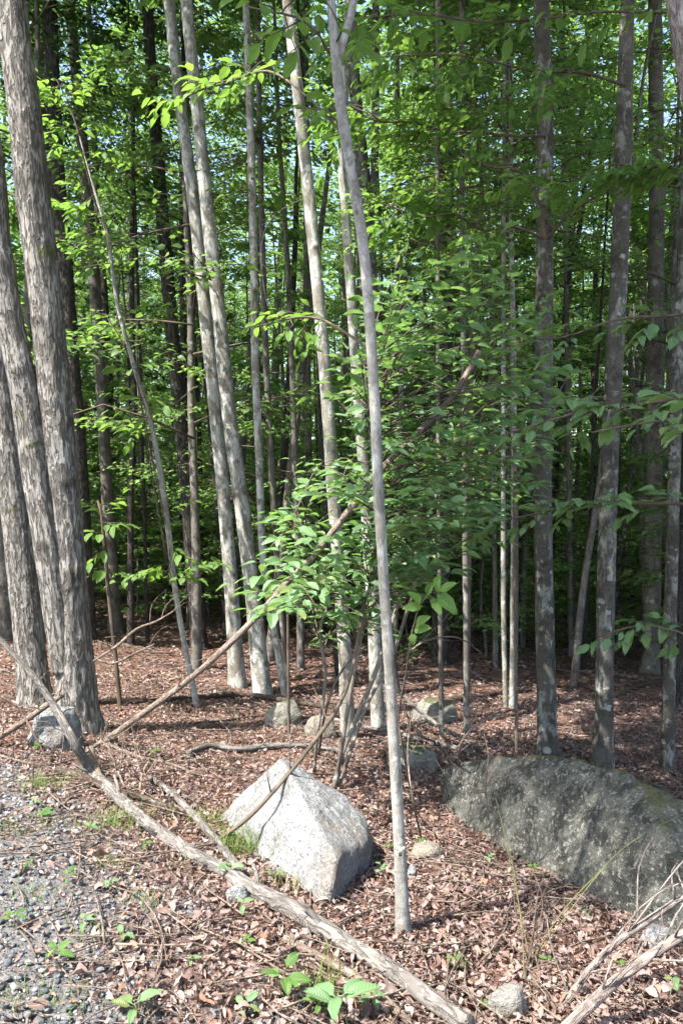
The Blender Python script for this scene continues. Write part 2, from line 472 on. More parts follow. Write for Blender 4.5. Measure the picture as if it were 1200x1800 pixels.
def chip_mat():
    n = NT('shale_chip')
    r = n.n('ShaderNodeNewGeometry').outputs['Random Per Island']
    oi = n.n('ShaderNodeObjectInfo').outputs['Random']
    rr = n.math('FRACT', n.math('ADD', r, n.math('MULTIPLY', oi, 5.3)))
    col = n.ramp(rr, [(0.0, (0.085, 0.093, 0.108)), (0.3, (0.14, 0.15, 0.17)), (0.6, (0.20, 0.207, 0.22)), (0.8, (0.18, 0.165, 0.145)), (0.93, (0.28, 0.27, 0.255)), (1.0, (0.38, 0.37, 0.35))])
    p = n.n('ShaderNodeTexCoord').outputs['Object']
    col = n.mix(n.ramp(n.noise(p, 80, 3), [(0.4, 0.0), (0.75, 0.5)]), col, (0.19, 0.175, 0.155))
    return n.done(n.bsdf(col, 0.8, n.bump(n.noise(p, 150, 3), 0.003), 0.3))
M_CHIP = chip_mat()

# ------------------------------------------------------------------ the ground
def axis(lo, hi, c0, c1, fine, grow):
    a = list(np.arange(c0, c1 + 1e-6, fine))
    s, x = fine, c1
    while x < hi: s *= grow; x += s; a.append(x)
    s, x = fine, c0
    while x > lo: s *= grow; x -= s; a.insert(0, x)
    return np.array(a)
gx = axis(-400, 400, -3.2, 3.4, 0.045, 1.10)
gy = axis(-200, 500, 1.6, 7.5, 0.045, 1.085)
GX, GY = np.meshgrid(gx, gy)
fx, fy = GX.ravel(), GY.ravel()
fz = gz(fx, fy)
fz = fz + 0.012 * fbm(np.stack([fx, fy, fx * 0], 1) * 7, 2, 31) * (np.hypot(fx, fy) < 12)
nx, ny = len(gx), len(gy)
ii = (np.arange(ny - 1)[:, None] * nx + np.arange(nx - 1)[None, :]).reshape(-1)
GF = np.stack([ii, ii + 1, ii + nx + 1, ii + nx], 1)
ground = obj('ground', mesh('ground', np.stack([fx, fy, fz], 1), GF, M_GROUND, True, {'gravel': ('FLOAT', gravel_mask(fx, fy))}))
tag(ground, 'forest floor covered in brown leaves with a gravel verge', kind='structure')

# ------------------------------------------------------------------ leaves
def leaf_template(kind, seed=0):
    """verts (x across, y along, z up; length 1), faces, lf coords"""
    rnd = random.Random(seed)
    if kind == 'quad':
        V = [(0, 0, 0), (0.27, 0.42, 0.07), (0, 1, -0.08), (-0.27, 0.42, 0.07)]
        F = [(0, 1, 2), (0, 2, 3)]
    elif kind == 'six':
        V = [(0, 0, 0), (0, .36, .0), (0, .68, -.02), (0, 1, -.14), (.26, .26, .06), (.23, .62, .04), (-.26, .26, .06), (-.23, .62, .04)]
        F = [(0, 4, 1), (1, 4, 5), (1, 5, 2), (2, 5, 3), (0, 1, 6), (1, 7, 6), (1, 2, 7), (2, 3, 7)]
    elif kind == 'dry':              # a crisp dead leaf: lobed, folded and curled
        c = rnd.uniform(-.5, .5); t = rnd.uniform(-.35, .35); w = rnd.uniform(.10, .27); f = rnd.uniform(.05, .42)
        bend = rnd.uniform(-.15, .15)
        V = [(0, 0, 0), (bend * .5, .26, c * .35), (bend, .52, c * .5), (bend * .8, .78, c * .35), (0, 1, c * .0)]
        for s in (1, -1):
            for y, k in ((.2, .75), (.46, 1.0), (.74, .7)):
                ww = w * k * rnd.uniform(.55, 1.25)
                V.append((bend * y + s * ww, y + rnd.uniform(-.07, .07), c * .45 * math.sin(math.pi * y) + f * ww / w * rnd.uniform(.3, 1.2) + t * s * y))
        F = [(0, 5, 1), (1, 5, 6), (1, 6, 2), (2, 6, 7), (2, 7, 3), (3, 7, 4), (0, 1, 8), (1, 9, 8), (1, 2, 9), (2, 10, 9), (2, 3, 10), (3, 4, 10)]
    else:                            # 'fine': toothed outline, folded midrib, a drooping tip
        m = 7
        curl = rnd.uniform(0.04, 0.16); droop = rnd.uniform(0.10, 0.26); tw = rnd.uniform(-.12, .12); wv = rnd.uniform(0.25, 0.31)
        V, F = [], []
        ys = np.linspace(0, 1, m)
        for k, y in enumerate(ys):
            w = wv * (math.sin(math.pi * min(1, y ** 0.78)) ** 0.85) * (1 - 0.22 * y)
            if 0 < k < m - 1: w *= 1 + (0.07 if k % 2 else -0.05)
            if k == m - 1: w = 0.004
            if k == 0: w = 0.012
            zc = -droop * y * y
            V += [(0, y, zc), (w * 0.55, y + .015, zc + w * curl * 3 + tw * y * w), (w, y + .05 * (w > .05), zc + w * curl * 3.4 + 0.03 * math.sin(5 * y + seed) + tw * y * w * 2),
                  (-w * 0.55, y + .015, zc + w * curl * 3 - tw * y * w), (-w, y + .05 * (w > .05), zc + w * curl * 3.4 + 0.03 * math.cos(4 * y + seed) - tw * y * w * 2)]
        for k in range(m - 1):
            a, b = 5 * k, 5 * (k + 1)
            F += [(a, a + 1, b + 1), (a, b + 1, b), (a + 1, a + 2, b + 2), (a + 1, b + 2, b + 1),
                  (a, b, b + 3), (a, b + 3, a + 3), (a + 3, b + 3, b + 4), (a + 3, b + 4, a + 4)]
        # a short stalk
        o = len(V)
        V += [(.012, -.16, .01), (-.012, -.16, .01), (.012, 0.02, 0), (-.012, .02, 0)]
        F += [(o, o + 2, o + 3), (o, o + 3, o + 1)]
    V = np.array(V, float)
    return V, np.array(F), np.stack([V[:, 0], V[:, 1], V[:, 2] * 0], 1)

T_QUAD = leaf_template('quad'); T_SIX = leaf_template('six')
T_DRY = [leaf_template('dry', s) for s in range(12)]
T_FINE = [leaf_template('fine', s) for s in range(5)]
FINE_ME = {}
def fine_mesh(k, mat):
    key = (k, mat.name)
    if key not in FINE_ME:
        V, F, lf = T_FINE[k]
        FINE_ME[key] = mesh('leaf', V, F, mat, True, {'lf': ('FLOAT_VECTOR', lf)})
    return FINE_ME[key]

def frames(D, Nn):
    D = D / (np.linalg.norm(D, axis=1)[:, None] + 1e-9)
    X = np.cross(D, Nn); X /= np.linalg.norm(X, axis=1)[:, None] + 1e-9
    Z = np.cross(X, D)
    return X, D, Z

def leaf_batch(tmpl, P, D, Nn, L):
    tv, tf, tl = tmpl
    X, Y, Z = frames(D, Nn)
    k = len(tv)
    V = P[:, None, :] + L[:, None, None] * (tv[None, :, 0:1] * X[:, None] + tv[None, :, 1:2] * Y[:, None] + tv[None, :, 2:3] * Z[:, None])
    F = tf[None] + (np.arange(len(P)) * k)[:, None, None]
    return V.reshape(-1, 3), F.reshape(-1, tf.shape[1]), np.tile(tl, (len(P), 1))

def leaf_mesh(name, batches, mat, smooth=True):
    V, F, A, o = [], [], [], 0
    for v, f, a in batches:
        V.append(v); F.append(f + o); A.append(a); o += len(v)
    return mesh(name, np.vstack(V), np.vstack(F), mat, smooth, {'lf': ('FLOAT_VECTOR', np.vstack(A))})

def spray_leaves(P0, P1, n, L, droop=0.25, tilt=0.35, start=0.2, rng=RNG, up=(0, 0, 1)):
    """leaves set alternately along a twig from P0 to P1"""
    P0, P1 = np.array(P0, float), np.array(P1, float)
    d = P1 - P0; ln = np.linalg.norm(d); d /= ln
    side = np.cross(d, np.array(up, float)); side /= np.linalg.norm(side) + 1e-9
    t = start + (1 - start) * (np.arange(n) + rng.uniform(-.25, .25, n) + .5) / n
    t[-1] = 1.0
    sg = np.where(np.arange(n) % 2, 1.0, -1.0)
    P = P0 + d * (t * ln)[:, None]
    D = d * rng.uniform(.35, .9, n)[:, None] + side * (sg * rng.uniform(.6, 1.0, n))[:, None]
    D[-1] = d
    D = D + rng.normal(0, .12, (n, 3)); D[:, 2] -= droop * rng.uniform(.3, 1.5, n)
    D /= np.linalg.norm(D, axis=1)[:, None]
    Nn = np.array(up, float) + rng.normal(0, tilt, (n, 3))
    Ls = L * rng.uniform(.5, 1.2, n) * (1 - .2 * (t > .9))
    X, Y, Z = frames(D, Nn)
    P = P + D * (0.16 * Ls)[:, None]
    return P, D, Nn, Ls

def make_leaves(root, specs, mat, parts_max, prefer=None):
    """specs: list of (branch object or None, (P, D, N, L)); the leaves that show largest become objects, the rest one stuff part"""
    o = np.array(root.location)
    rows = [(b, *[a[i] for a in arr]) for b, arr in specs for i in range(len(arr[0]))]
    size = np.array([r[4] / max(0.5, proj(r[1])[2][0]) for r in rows])
    px, py, dep = proj(np.array([r[1] for r in rows]))
    size = np.where((px < -20) | (px > 1220) | (py < -20) | (py > 1820) | (dep < .3), -1, size)
    order = np.argsort(-size)
    pick = [i for i in order[:parts_max] if size[i] > 0]
    rest = [i for i in range(len(rows)) if i not in set(pick)]
    for q, i in enumerate(pick):
        b, P, D, Nn, L = rows[i]
        X, Y, Z = frames(D[None], Nn[None])
        par = b if b is not None else root
        base = P - o - (np.array(b.location) if b is not None else 0)
        m = Matrix(((X[0][0] * L, Y[0][0] * L, Z[0][0] * L, base[0]), (X[0][1] * L, Y[0][1] * L, Z[0][1] * L, base[1]),
                    (X[0][2] * L, Y[0][2] * L, Z[0][2] * L, base[2]), (0, 0, 0, 1)))
        obj('leaf', fine_mesh(i % len(T_FINE), mat), par, mw=m)
    if rest:
        bt = []
        for k in range(len(T_FINE)):
            sel = [rows[i] for i in rest if i % len(T_FINE) == k]
            if sel:
                bt.append(leaf_batch(T_FINE[k], np.array([s[1] for s in sel]) - o, np.array([s[2] for s in sel]), np.array([s[3] for s in sel]), np.array([s[4] for s in sel])))
        tag(obj('foliage', leaf_mesh('foliage', bt, mat), root), kind='stuff')

# ------------------------------------------------------------------ rocks
def hull_planes(pts):
    bm = bmesh.new()
    for p in pts: bm.verts.new(p)
    bmesh.ops.convex_hull(bm, input=bm.verts)
    bm.faces.ensure_lookup_table()
    pl = []
    for f in bm.faces:
        f.normal_update()
        if f.calc_area() > 1e-7: pl.append((np.array(f.normal), np.array(f.verts[0].co)))
    bm.free()
    return pl

def ico(sub):
    bm = bmesh.new(); bmesh.ops.create_icosphere(bm, subdivisions=sub, radius=1)
    V = np.array([v.co[:] for v in bm.verts]); F = np.array([[v.index for v in f.verts] for f in bm.faces]); bm.free()
    return V, F
ICO = {k: ico(k) for k in (1, 2, 4, 5, 6)}

def rock_shape(pts, sub=5, p=22, rough=0.05, seed=0, freq=2.5, oct=5):
    pts = np.array(pts, float)
    c = pts.mean(0)
    V, F = ICO[sub]
    acc = np.zeros(len(V))
    for nrm, q in hull_planes(pts):
        if np.dot(nrm, q - c) < 0: nrm = -nrm
        dd = max(1e-4, np.dot(nrm, q - c))
        acc += (np.maximum(0, V @ nrm) / dd) ** p
    r = acc ** (-1.0 / p)
    size = np.ptp(pts, axis=0).mean()
    W = V * r[:, None]
    d = fbm(W / size * freq * 2 + seed * 5.1, oct, seed)
    rg = 1 - np.abs(fbm(W / size * freq * 1.3 + seed * 9.7, 3, seed + 50))
    W = W + V * (size * rough * (0.6 * d + 0.5 * (rg - 0.6)))[:, None]
    return W, F, c

def rock(name, label, pts, mat, sub=5, p=22, rough=0.05, seed=0, freq=2.5, group=None, cat='rock'):
    W, F, c = rock_shape(pts, sub, p, rough, seed, freq)
    o = obj(name, mesh(name, W, F, mat), loc=c)
    return tag(o, label, cat, group)

def low_rock(name, label, px, py, wpx, hpx, mat, seed, depth=0.7, sub=4, rough=0.07, cat='rock', group=None):
    """a stone whose middle stands at that spot of the ground; wpx, hpx its size as seen"""
    b = on_ground(px, py + hpx * 0.42)
    dist = b.y
    w, h = wpx / FPX * dist, hpx / FPX * dist * 1.05
    rnd = random.Random(seed)
    pts = []
    for k in range(9):
        a = k / 9 * 2 * math.pi + rnd.uniform(-.25, .25)
        rr = rnd.uniform(.85, 1.1)
        pts.append((b.x + .5 * w * rr * math.cos(a), b.y + depth * .5 * w * (1 + rr * math.sin(a)), b.z - .35 * h))
        rr = rnd.uniform(.45, .8)
        pts.append((b.x + .5 * w * rr * math.cos(a), b.y + depth * .5 * w * (1 + rr * math.sin(a)), b.z + h * rnd.uniform(.7, 1.0)))
        pts.append((b.x + .5 * w * math.cos(a) * rnd.uniform(.85, 1.05), b.y + depth * .5 * w * (1 + math.sin(a)), b.z + h * rnd.uniform(.15, .5)))
    return rock(name, label, pts, mat, sub, 44, rough, seed, 3.0, group, cat)

# the pale boulder in the middle
G0 = on_ground(600, 1590)
def gp(px, py, down=.12): return tuple(on_ground(px, py) - Vector((0, 0, down)))
YL = on_ground(392, 1440).y
YF = on_ground(560, 1600).y
wb = [gp(380, 1440), gp(384, 1436, .0), gp(428, 1474, .05), gp(470, 1508, .05), gp(528, 1584, .05), gp(572, 1606, .06), tuple(at(490, 1326, YL - .10)), tuple(at(503, 1333, YL + .02)),
      tuple(at(556, 1370, YL - .12)), tuple(at(600, 1398, YL - .14)), tuple(at(640, 1438, YL - .28)), tuple(at(657, 1474, YL - .38)), tuple(at(655, 1520, YL - .40)), tuple(at(628, 1572, YL - .40)),
      tuple(at(622, 1458, YL - .44)), tuple(at(592, 1510, YF + .13)), tuple(at(570, 1594, YF + .02)), tuple(at(640, 1500, YL + .1)), tuple(at(500, 1480, YL + .2)), tuple(at(600, 1560, YL - .05))]
rock('boulder', 'large pale grey granite boulder with pointed top beside the slender foreground sapling', wb, M_WHITE, 6, 50, 0.032, 3, 3.2, cat='boulder')

# the long dark boulder on the right
CT = [(775, 1418), (800, 1442), (870, 1490), (960, 1534), (1078, 1582), (1092, 1612), (1180, 1656), (1290, 1700), (1400, 1730)]
CY = [on_ground(*c).y for c in CT]
def cy(px): return float(np.interp(px, [c[0] for c in CT], CY))
def rp(px, py, dy): return tuple(at(px, py, cy(px) + dy))
rb = [gp(*c, .02) for c in CT] + [gp(*c, .3) for c in CT[1:]]
rb += [rp(768, 1354, .12), rp(772, 1385, .04), rp(802, 1336, .30), rp(880, 1325, .40), rp(960, 1326, .46), rp(1010, 1344, .46), rp(1100, 1352, .50), rp(1170, 1384, .48), rp(1240, 1422, .45), rp(1330, 1490, .42), rp(1420, 1570, .3),
       rp(905, 1392, .20), rp(1050, 1412, .26), rp(1180, 1470, .22), rp(1000, 1480, .10), rp(1140, 1560, .10)]
rb += [tuple(Vector(rp(px, py, .95)) - Vector((0, 0, .12))) for px, py in ((840, 1345), (960, 1345), (1080, 1375), (1200, 1440), (1330, 1540))]
rb += [tuple(Vector(rp(px, py, .95)) - Vector((0, 0, .7))) for px, py in ((840, 1345), (1330, 1540))]
rock('boulder', 'long dark lichen-mottled boulder with mossy top below the two grey trunks', rb, M_BOULD, 6, 60, 0.022, 8, 3.4, cat='boulder')

low_rock('boulder', 'small white boulder at the foot of the thick twin trunk', 82, 1292, 100, 66, M_WHITE, 5, 0.8, 5, 0.06, 'boulder')
low_rock('rock', 'angular grey mossy rock in front of the paired pale trunks', 497, 1262, 74, 44, M_MOSSY, 12, 0.6, 4, 0.05)
low_rock('rock', 'flat tan rock behind the pointed pale boulder', 562, 1284, 66, 34, M_TAN, 14, 0.7, 4, 0.05)
low_rock('rock', 'rounded grey-tan rock under thin sticks back in the shade', 768, 1256, 90, 34, M_MOSSY, 61, 0.7, 4, 0.05)
low_rock('rock', 'low mossy rock between the slender sapling and the long dark boulder', 728, 1340, 100, 36, M_MOSSY, 23, 0.7, 4, 0.06)
low_rock('rock', 'whitish rock in the litter between the two pinkish branches and the fallen log', 897, 1776, 76, 46, M_CREAM, 35, 0.7, 4, 0.06)
low_rock('rock', 'flat tan rock sunk in leaves just right of the slender sapling', 752, 1506, 66, 24, M_TAN, 37, 0.7, 4, 0.07)
low_rock('rock', 'small pale stone leaning at the slender sapling foot', 724, 1534, 20, 26, M_WHITE, 41, 0.6, 2, 0.06)
low_rock('rock', 'small grey stone wedged under the long fallen log', 415, 1578, 44, 30, M_WHITE, 44, 0.7, 4, 0.06)
low_rock('rock', 'small tan stone in the brown leaves above the pale ground branch', 392, 1312, 18, 16, M_TAN, 47, 0.7, 2, 0.06)
low_rock('rock', 'grey slab showing under the lower end of the long dark boulder', 1165, 1660, 70, 34, M_WHITE, 53, 0.7, 4, 0.06)

# ------------------------------------------------------------------ trunks
def ridge_disp(seed):
    def f(TH, S, RR):
        r = RR.mean()
        q = np.stack([np.cos(TH) * r * 30, np.sin(TH) * r * 30, S * 4.2], -1).reshape(-1, 3)
        q[:, 0] += 0.6 * vnoise(q * .5, seed + 9)
        a = 1 - np.abs(fbm(q, 3, seed)); b = fbm(np.stack([np.cos(TH) * 1.5, np.sin(TH) * 1.5, S * 1.3], -1).reshape(-1, 3), 3, seed + 5)
        q2 = np.stack([np.cos(TH) * r * 60, np.sin(TH) * r * 60, S * 40], -1).reshape(-1, 3)
        return (0.05 * (a - .6) + 0.05 * b + 0.016 * vnoise(q2, seed + 3)).reshape(TH.shape)
    return f
def smooth_disp(seed, amp=0.06):
    def f(TH, S, RR):
        q = np.stack([np.cos(TH) * 1.3, np.sin(TH) * 1.3, S * 2.2], -1).reshape(-1, 3)
        q2 = np.stack([np.cos(TH) * 3, np.sin(TH) * 3, S * 14], -1).reshape(-1, 3)
        return (amp * fbm(q, 3, seed) + amp * .3 * vnoise(q2, seed + 7)).reshape(TH.shape)
    return f

def trunk_path(pts, H, lean=0.0, Y=None, top_r=None, straighten=0.6):
    """pts: (px, py, width px) from the foot upwards; the trunk goes on above the frame to height H"""
    b = on_ground(pts[0][0], pts[0][1]) if Y is None else at(pts[0][0], pts[0][1], Y)
    if Y is not None: b.z = g1(b.x, b.y)
    P, r = [], []
    for k, (px, py, w) in enumerate(pts):
        q = at(px, py, b.y) if k else b.copy()
        q = at(px, py, b.y + lean * max(0, q.z - b.z)) if k else b.copy()
        P.append(q); r.append(w / 2 / FPX * q.y)
    while P[-1].z - b.z < H:
        d = (P[-1] - P[-2]).normalized()
        d = (d * straighten + Vector((0, 0, 1)) * (1 - straighten)).normalized()
        P.append(P[-1] + d * 1.6); r.append(max(top_r or .02, r[-1] * .88))
    return b, P, r

def flare(b, P, r, amount=0.45):
    """sink the foot and widen it"""
    d = (P[1] - P[0]).normalized()
    base = P[0] - Vector((0, 0, .25))
    return [base, P[0] + d * 0.0, P[0] + d * .12, P[0] + d * .35] + P[1:], [r[0] * (1 + amount * 1.5), r[0] * (1 + amount), r[0] * (1 + .35 * amount), r[0]] + r[1:]

SEED = [100]
def next_seed(): SEED[0] += 1; return SEED[0]

def build_tree(name, label, pts, H, mat, sides=20, step=.07, ridged=False, group=None, crown=None, crown_scale=1.0, lean=0.0, Y=None, fl=0.22, forks=(), scars=0, cat='tree', crown_at=None):
    b, P, r = trunk_path(pts, H, lean, Y)
    root = empty(name, b, label, cat, group)
    sd = next_seed()
    P2, r2 = flare(b, P, r, fl)
    rnd = random.Random(sd)
    sc = []
    if scars:
        L = sum((P2[i + 1] - P2[i]).length for i in range(len(pts) + 1))
        for k in range(scars):
            sc.append((rnd.uniform(3.4, 6.0), rnd.uniform(.5, L), r[0] * rnd.uniform(.3, .55)))
    n_in = len(pts) + 3
    disp0 = ridge_disp(sd) if ridged else smooth_disp(sd)
    ph = rnd.uniform(0, 6.28); nl_ = rnd.choice([3, 4, 5])
    def disp(TH, S, RR):
        foot = np.exp(-np.clip(S - .22, 0, 9) / (1.1 * r[0] + .02))
        return disp0(TH, S, RR) + fl * .45 * foot * (.5 + .5 * np.cos(nl_ * TH + ph + .8 * np.sin(TH * 2 + ph)))
    seen = tube(P2[:n_in + 1], r2[:n_in + 1], sides, step, disp, sd, True, sc)
    parts = [seen]
    if len(P2) > n_in + 1:
        parts.append(tube(P2[n_in:], r2[n_in:], 10, .5, None, sd))
    obj('trunk', tube_mesh('trunk', parts, mat, b), root)
    for fpts, Yf in forks:
        Q = [at(px, py, (b.y if Yf is None else Yf)) for px, py, w in fpts]
        rq = [w / 2 / FPX * q.y for (px, py, w), q in zip(fpts, Q)]
        d = (Q[-1] - Q[-2]).normalized()
        Q.append(Q[-1] + d * .8); rq.append(rq[-1] * .7)
        obj('limb', tube_mesh('limb', [tube(Q, rq, 12, .07, smooth_disp(sd + 3), sd + 3)], mat, b), root)
    if crown:
        top = P[-1] - b
        cz = crown_at if crown_at is not None else max(6.5, top.z * .5)
        k = min(range(len(P)), key=lambda i: abs(P[i].z - b.z - cz))
        place = P[k] - b
        c = obj('crown', random.Random(sd).choice(crown), root, loc=place)
        c.scale = (crown_scale,) * 3
        c.rotation_euler = (0, 0, rnd.uniform(0, 6.28))
    return root, b, P, r

# ------------------------------------------------------------------ crown meshes, shared by many trees
def crown_mesh(seed, h, rad, nb, nsub, nleaf, L, tmpl, mat, wood_mat, shape='dome', droop=.2, wood=True):
    """a crown standing on z = 0 .. h: limbs, sub-branches and flat sprays of leaves"""
    rng = np.random.default_rng(seed)
    ps, ds, ns, ls, tubes = [], [], [], [], []
    for k in range(nb):
        t = (k + rng.uniform(0, 1)) / nb
        z0 = h * t * .92
        if shape == 'dome': rr = rad * (math.sin(math.pi * min(1, .18 + .82 * t)) ** .6) * rng.uniform(.7, 1.1)
        else: rr = rad * (1 - t) ** .7 * rng.uniform(.65, 1.1) + .2
        a = k * 2.39996 + rng.uniform(-.5, .5)
        rise = rng.uniform(.05, .5) if shape == 'dome' else rng.uniform(-.05, .35)
        d = np.array([math.cos(a), math.sin(a), rise]); d /= np.linalg.norm(d)
        p0 = np.array([0, 0, z0]); p1 = p0 + d * rr * .55 + rng.normal(0, .08, 3); p2 = p0 + d * rr + np.array([0, 0, -droop * rr * rng.uniform(.2, 1)])
        if wood: tubes.append(tube([p0, p1, p2], [.006 + .005 * rr, .004 + .0025 * rr, .003], 4, .5, None, k))
        for j in range(nsub):
            u = rng.uniform(.25, 1.0)
            q0 = (1 - u) ** 2 * p0 + 2 * u * (1 - u) * p1 + u * u * p2
            aa = a + rng.choice([-1, 1]) * rng.uniform(.3, 1.2)
            ln = rr * rng.uniform(.25, .5)
            q1 = q0 + ln * np.array([math.cos(aa), math.sin(aa), rng.uniform(-.25, .2)])
            P, D, Nn, Ls = spray_leaves(q0, q1, nleaf, L, .25, .38, .1, rng)
            P = P + rng.normal(0, .03 + ln * .06, P.shape) * np.array([1, 1, .7])
            ps.append(P); ds.append(D); ns.append(Nn); ls.append(Ls)
            if wood and j % 2 == 0: tubes.append(tube([q0, q1], [.006, .002], 4, 1.0, None, j))
    V, F, A = leaf_batch(tmpl, np.vstack(ps), np.vstack(ds), np.vstack(ns), np.concatenate(ls))
    me_V, me_F = V, F
    nl = len(F)
    if tubes:
        tv, tf, tb, ts = merge(tubes)
        tf3 = np.vstack([tf[:, [0, 1, 2]], tf[:, [0, 2, 3]]])
        me_F = np.vstack([F, tf3 + len(V)]); me_V = np.vstack([V, tv])
        A = np.vstack([A, tb * 0]); bk = np.vstack([V * 0, tb])
    else: bk = V * 0
    me = mesh('crown', me_V, me_F, mat, False, {'lf': ('FLOAT_VECTOR', A), 'bk': ('FLOAT_VECTOR', bk)})
    if tubes:
        me.materials.append(wood_mat)
        mi = np.zeros(len(me_F), np.int32); mi[nl:] = 1
        me.polygons.foreach_set('material_index', mi)
    return me

CANOPY = [crown_mesh(900 + k, 9.0, 3.6, 38, 16, 16, .16, T_QUAD, L_FAR, B_TWIG) for k in range(4)]
UNDER = [crown_mesh(950 + k, [4.5, 6.0, 5.0, 7.0, 3.2][k], [1.7, 2.0, 2.2, 1.9, 1.5][k], 30, 11, 13, .105, T_SIX, L_FAR, B_TWIG, 'cone', .25) for k in range(5)]
CONIF = [crown_mesh(980 + k, 9.0, 1.9, 52, 12, 16, .12, T_QUAD, L_CONIF, B_DARK, 'cone', .45) for k in range(2)]

# ------------------------------------------------------------------ the trees in front
twin = [(139, 1282, 68), (131, 1150, 64), (125, 1020, 54), (117, 900, 51), (97, 700, 56), (78, 500, 54), (56, 320, 55), (42, 180, 54), (20, 0, 50)]
tw_root, tw_b, tw_P, tw_r = build_tree('tree', 'thick ridged-bark twin trunk with mossy scars beside the small white boulder', twin, 15, B_RIDGE, 110, .022, True, crown=CANOPY, crown_scale=.5, crown_at=11, scars=9, fl=.22)
Yt = tw_b.y - .05
sec = [(116, 1180, 44), (100, 1060, 50), (80, 930, 48), (62, 820, 47), (43, 690, 47), (17, 560, 45), (-3, 430, 42), (-14, 320, 47), (-45, 80, 42), (-80, -200, 36)]
Q = [at(px, py, Yt) for px, py, w in sec]
obj('limb', tube_mesh('limb', [tube(Q, [w / 2 / FPX * Yt for _, _, w in sec], 96, .024, ridge_disp(61), 61, True, [(4.6, .95, .06), (4.9, 2.2, .06), (4.4, 3.0, .06)])], B_RIDGE, tw_b), tw_root)
build_tree('tree', 'thick ridged-bark trunk at the edge, behind the twin trunk', [(64, 1240, 54), (49, 1080, 52), (31, 920, 50), (12, 760, 48), (-4, 640, 46), (-20, 480, 50), (-60, 200, 46), (-90, 0, 42)], 15, B_RIDGE, 96, .024, True,
           crown=CANOPY, crown_scale=.45, crown_at=11, scars=4, fl=.22)

build_tree('tree', 'pale lichen-speckled trunk, the slimmer and left one of the close pair', [(418, 1205, 28.8), (408, 1060, 24.8), (394, 880, 23.2), (378, 720, 22.4), (360, 540, 21.6), (341, 360, 20.8), (320, 200, 20.0), (298, 0, 18.4)], 15, B_PALE, 26, .05,
           group='pale trunks by the clearing', crown=CANOPY, crown_scale=.75, crown_at=10, scars=10)
build_tree('tree', 'pale lichen-speckled trunk, the stouter and right one of the close pair', [(461, 1220, 32.0), (446, 1060, 27.2), (424, 880, 25.6), (402, 720, 24.8), (384, 540, 24.0), (368, 400, 23.2), (350, 220, 21.6), (328, 0, 20.0)], 15, B_PALE, 26, .05,
           group='pale trunks by the clearing', crown=CANOPY, crown_scale=.75, crown_at=10, scars=12)
build_tree('tree', 'very slender pale trunk standing just right of the close pair', [(502, 1168, 13), (474, 1060, 13), (462, 980, 13), (456, 820, 13), (449, 640, 14), (446, 440, 14), (440, 220, 13), (432, 0, 11)], 12, B_PALE, 14, .06,
           group='pale trunks by the clearing', Y=8.2, crown=CANOPY, crown_scale=.5, crown_at=9, scars=4, fl=.15)
build_tree('tree', 'pale trunk leaning away behind the leafy shrub, between the pair and the slender sapling', [(612, 1296, 25.6), (605, 1130, 24.0), (592, 950, 22.4), (581, 800, 22.4), (571, 650, 22.4), (556, 480, 21.6), (534, 260, 20.8), (512, 60, 18.4), (505, 0, 17.6)], 15, B_PALE, 24, .05,
           group='pale trunks by the clearing', crown=CANOPY, crown_scale=.95, crown_at=7.2, scars=10)
build_tree('tree', 'forked grey trunk close behind the slender foreground sapling', [(665, 1296, 24.1), (656, 1100, 21.5), (641, 860, 18.9), (628, 690, 17.2), (617, 520, 17.2), (608, 380, 16.3), (602, 250, 15.5), (612, 0, 12.9)], 14, B_PALE, 22, .05,
           Y=6.9, crown=CANOPY, crown_scale=.95, crown_at=7.2, scars=7, fl=.2)
build_tree('tree', 'dark-streaked grey trunk with a second stem, seen through the sapling fork', [(690, 1240, 24), (672, 1000, 24), (660, 740, 23), (651, 480, 23), (641, 330, 22), (625, 170, 20), (615, 0, 19)], 15, B_GREY, 20, .06,
           Y=8.6, crown=CANOPY, crown_scale=.95, crown_at=7.2, scars=4, forks=[([(650, 400, 14), (658, 300, 14), (660, 150, 13), (660, 0, 12)], None)])
I_T = build_tree('tree', 'dark grey lichen-spotted trunk rising behind the top of the long boulder', [(962, 1328, 34.4), (958, 1150, 32.7), (955, 980, 31.8), (952, 800, 31.8), (955, 600, 31.0), (956, 400, 29.2), (957, 200, 27.5), (951, 0, 25.8)], 15, B_GREY, 28, .045,
           group='grey trunks behind the long boulder', crown=CANOPY, crown_scale=.95, crown_at=7.2, scars=6)
J_T = build_tree('tree', 'grey-brown lichen-spotted trunk behind the middle of the long boulder', [(1059, 1344, 32.7), (1062, 1150, 31.0), (1066, 980, 31.0), (1071, 800, 31.0), (1081, 600, 30.1), (1090, 400, 28.4), (1096, 200, 26.7), (1102, 0, 24.1)], 15, B_GREY, 28, .045,
           group='grey trunks behind the long boulder', crown=CANOPY, crown_scale=.95, crown_at=7.2, scars=6)
build_tree('tree', 'thinner lichen-spotted trunk at the edge behind the end of the long boulder', [(1172, 1352, 23.2), (1176, 1150, 21.5), (1181, 950, 20.6), (1186, 760, 19.8), (1193, 560, 18.9), (1206, 300, 17.2)], 13, B_GREY, 22, .05,
           group='grey trunks behind the long boulder', crown=CANOPY, crown_scale=.95, crown_at=7.2, scars=3)
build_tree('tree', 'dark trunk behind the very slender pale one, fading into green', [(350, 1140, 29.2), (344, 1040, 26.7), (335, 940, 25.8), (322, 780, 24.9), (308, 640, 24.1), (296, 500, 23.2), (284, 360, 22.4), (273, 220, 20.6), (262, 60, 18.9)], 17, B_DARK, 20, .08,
           group='dark trunks back in the shade', crown=CONIF, crown_scale=.8, crown_at=9)
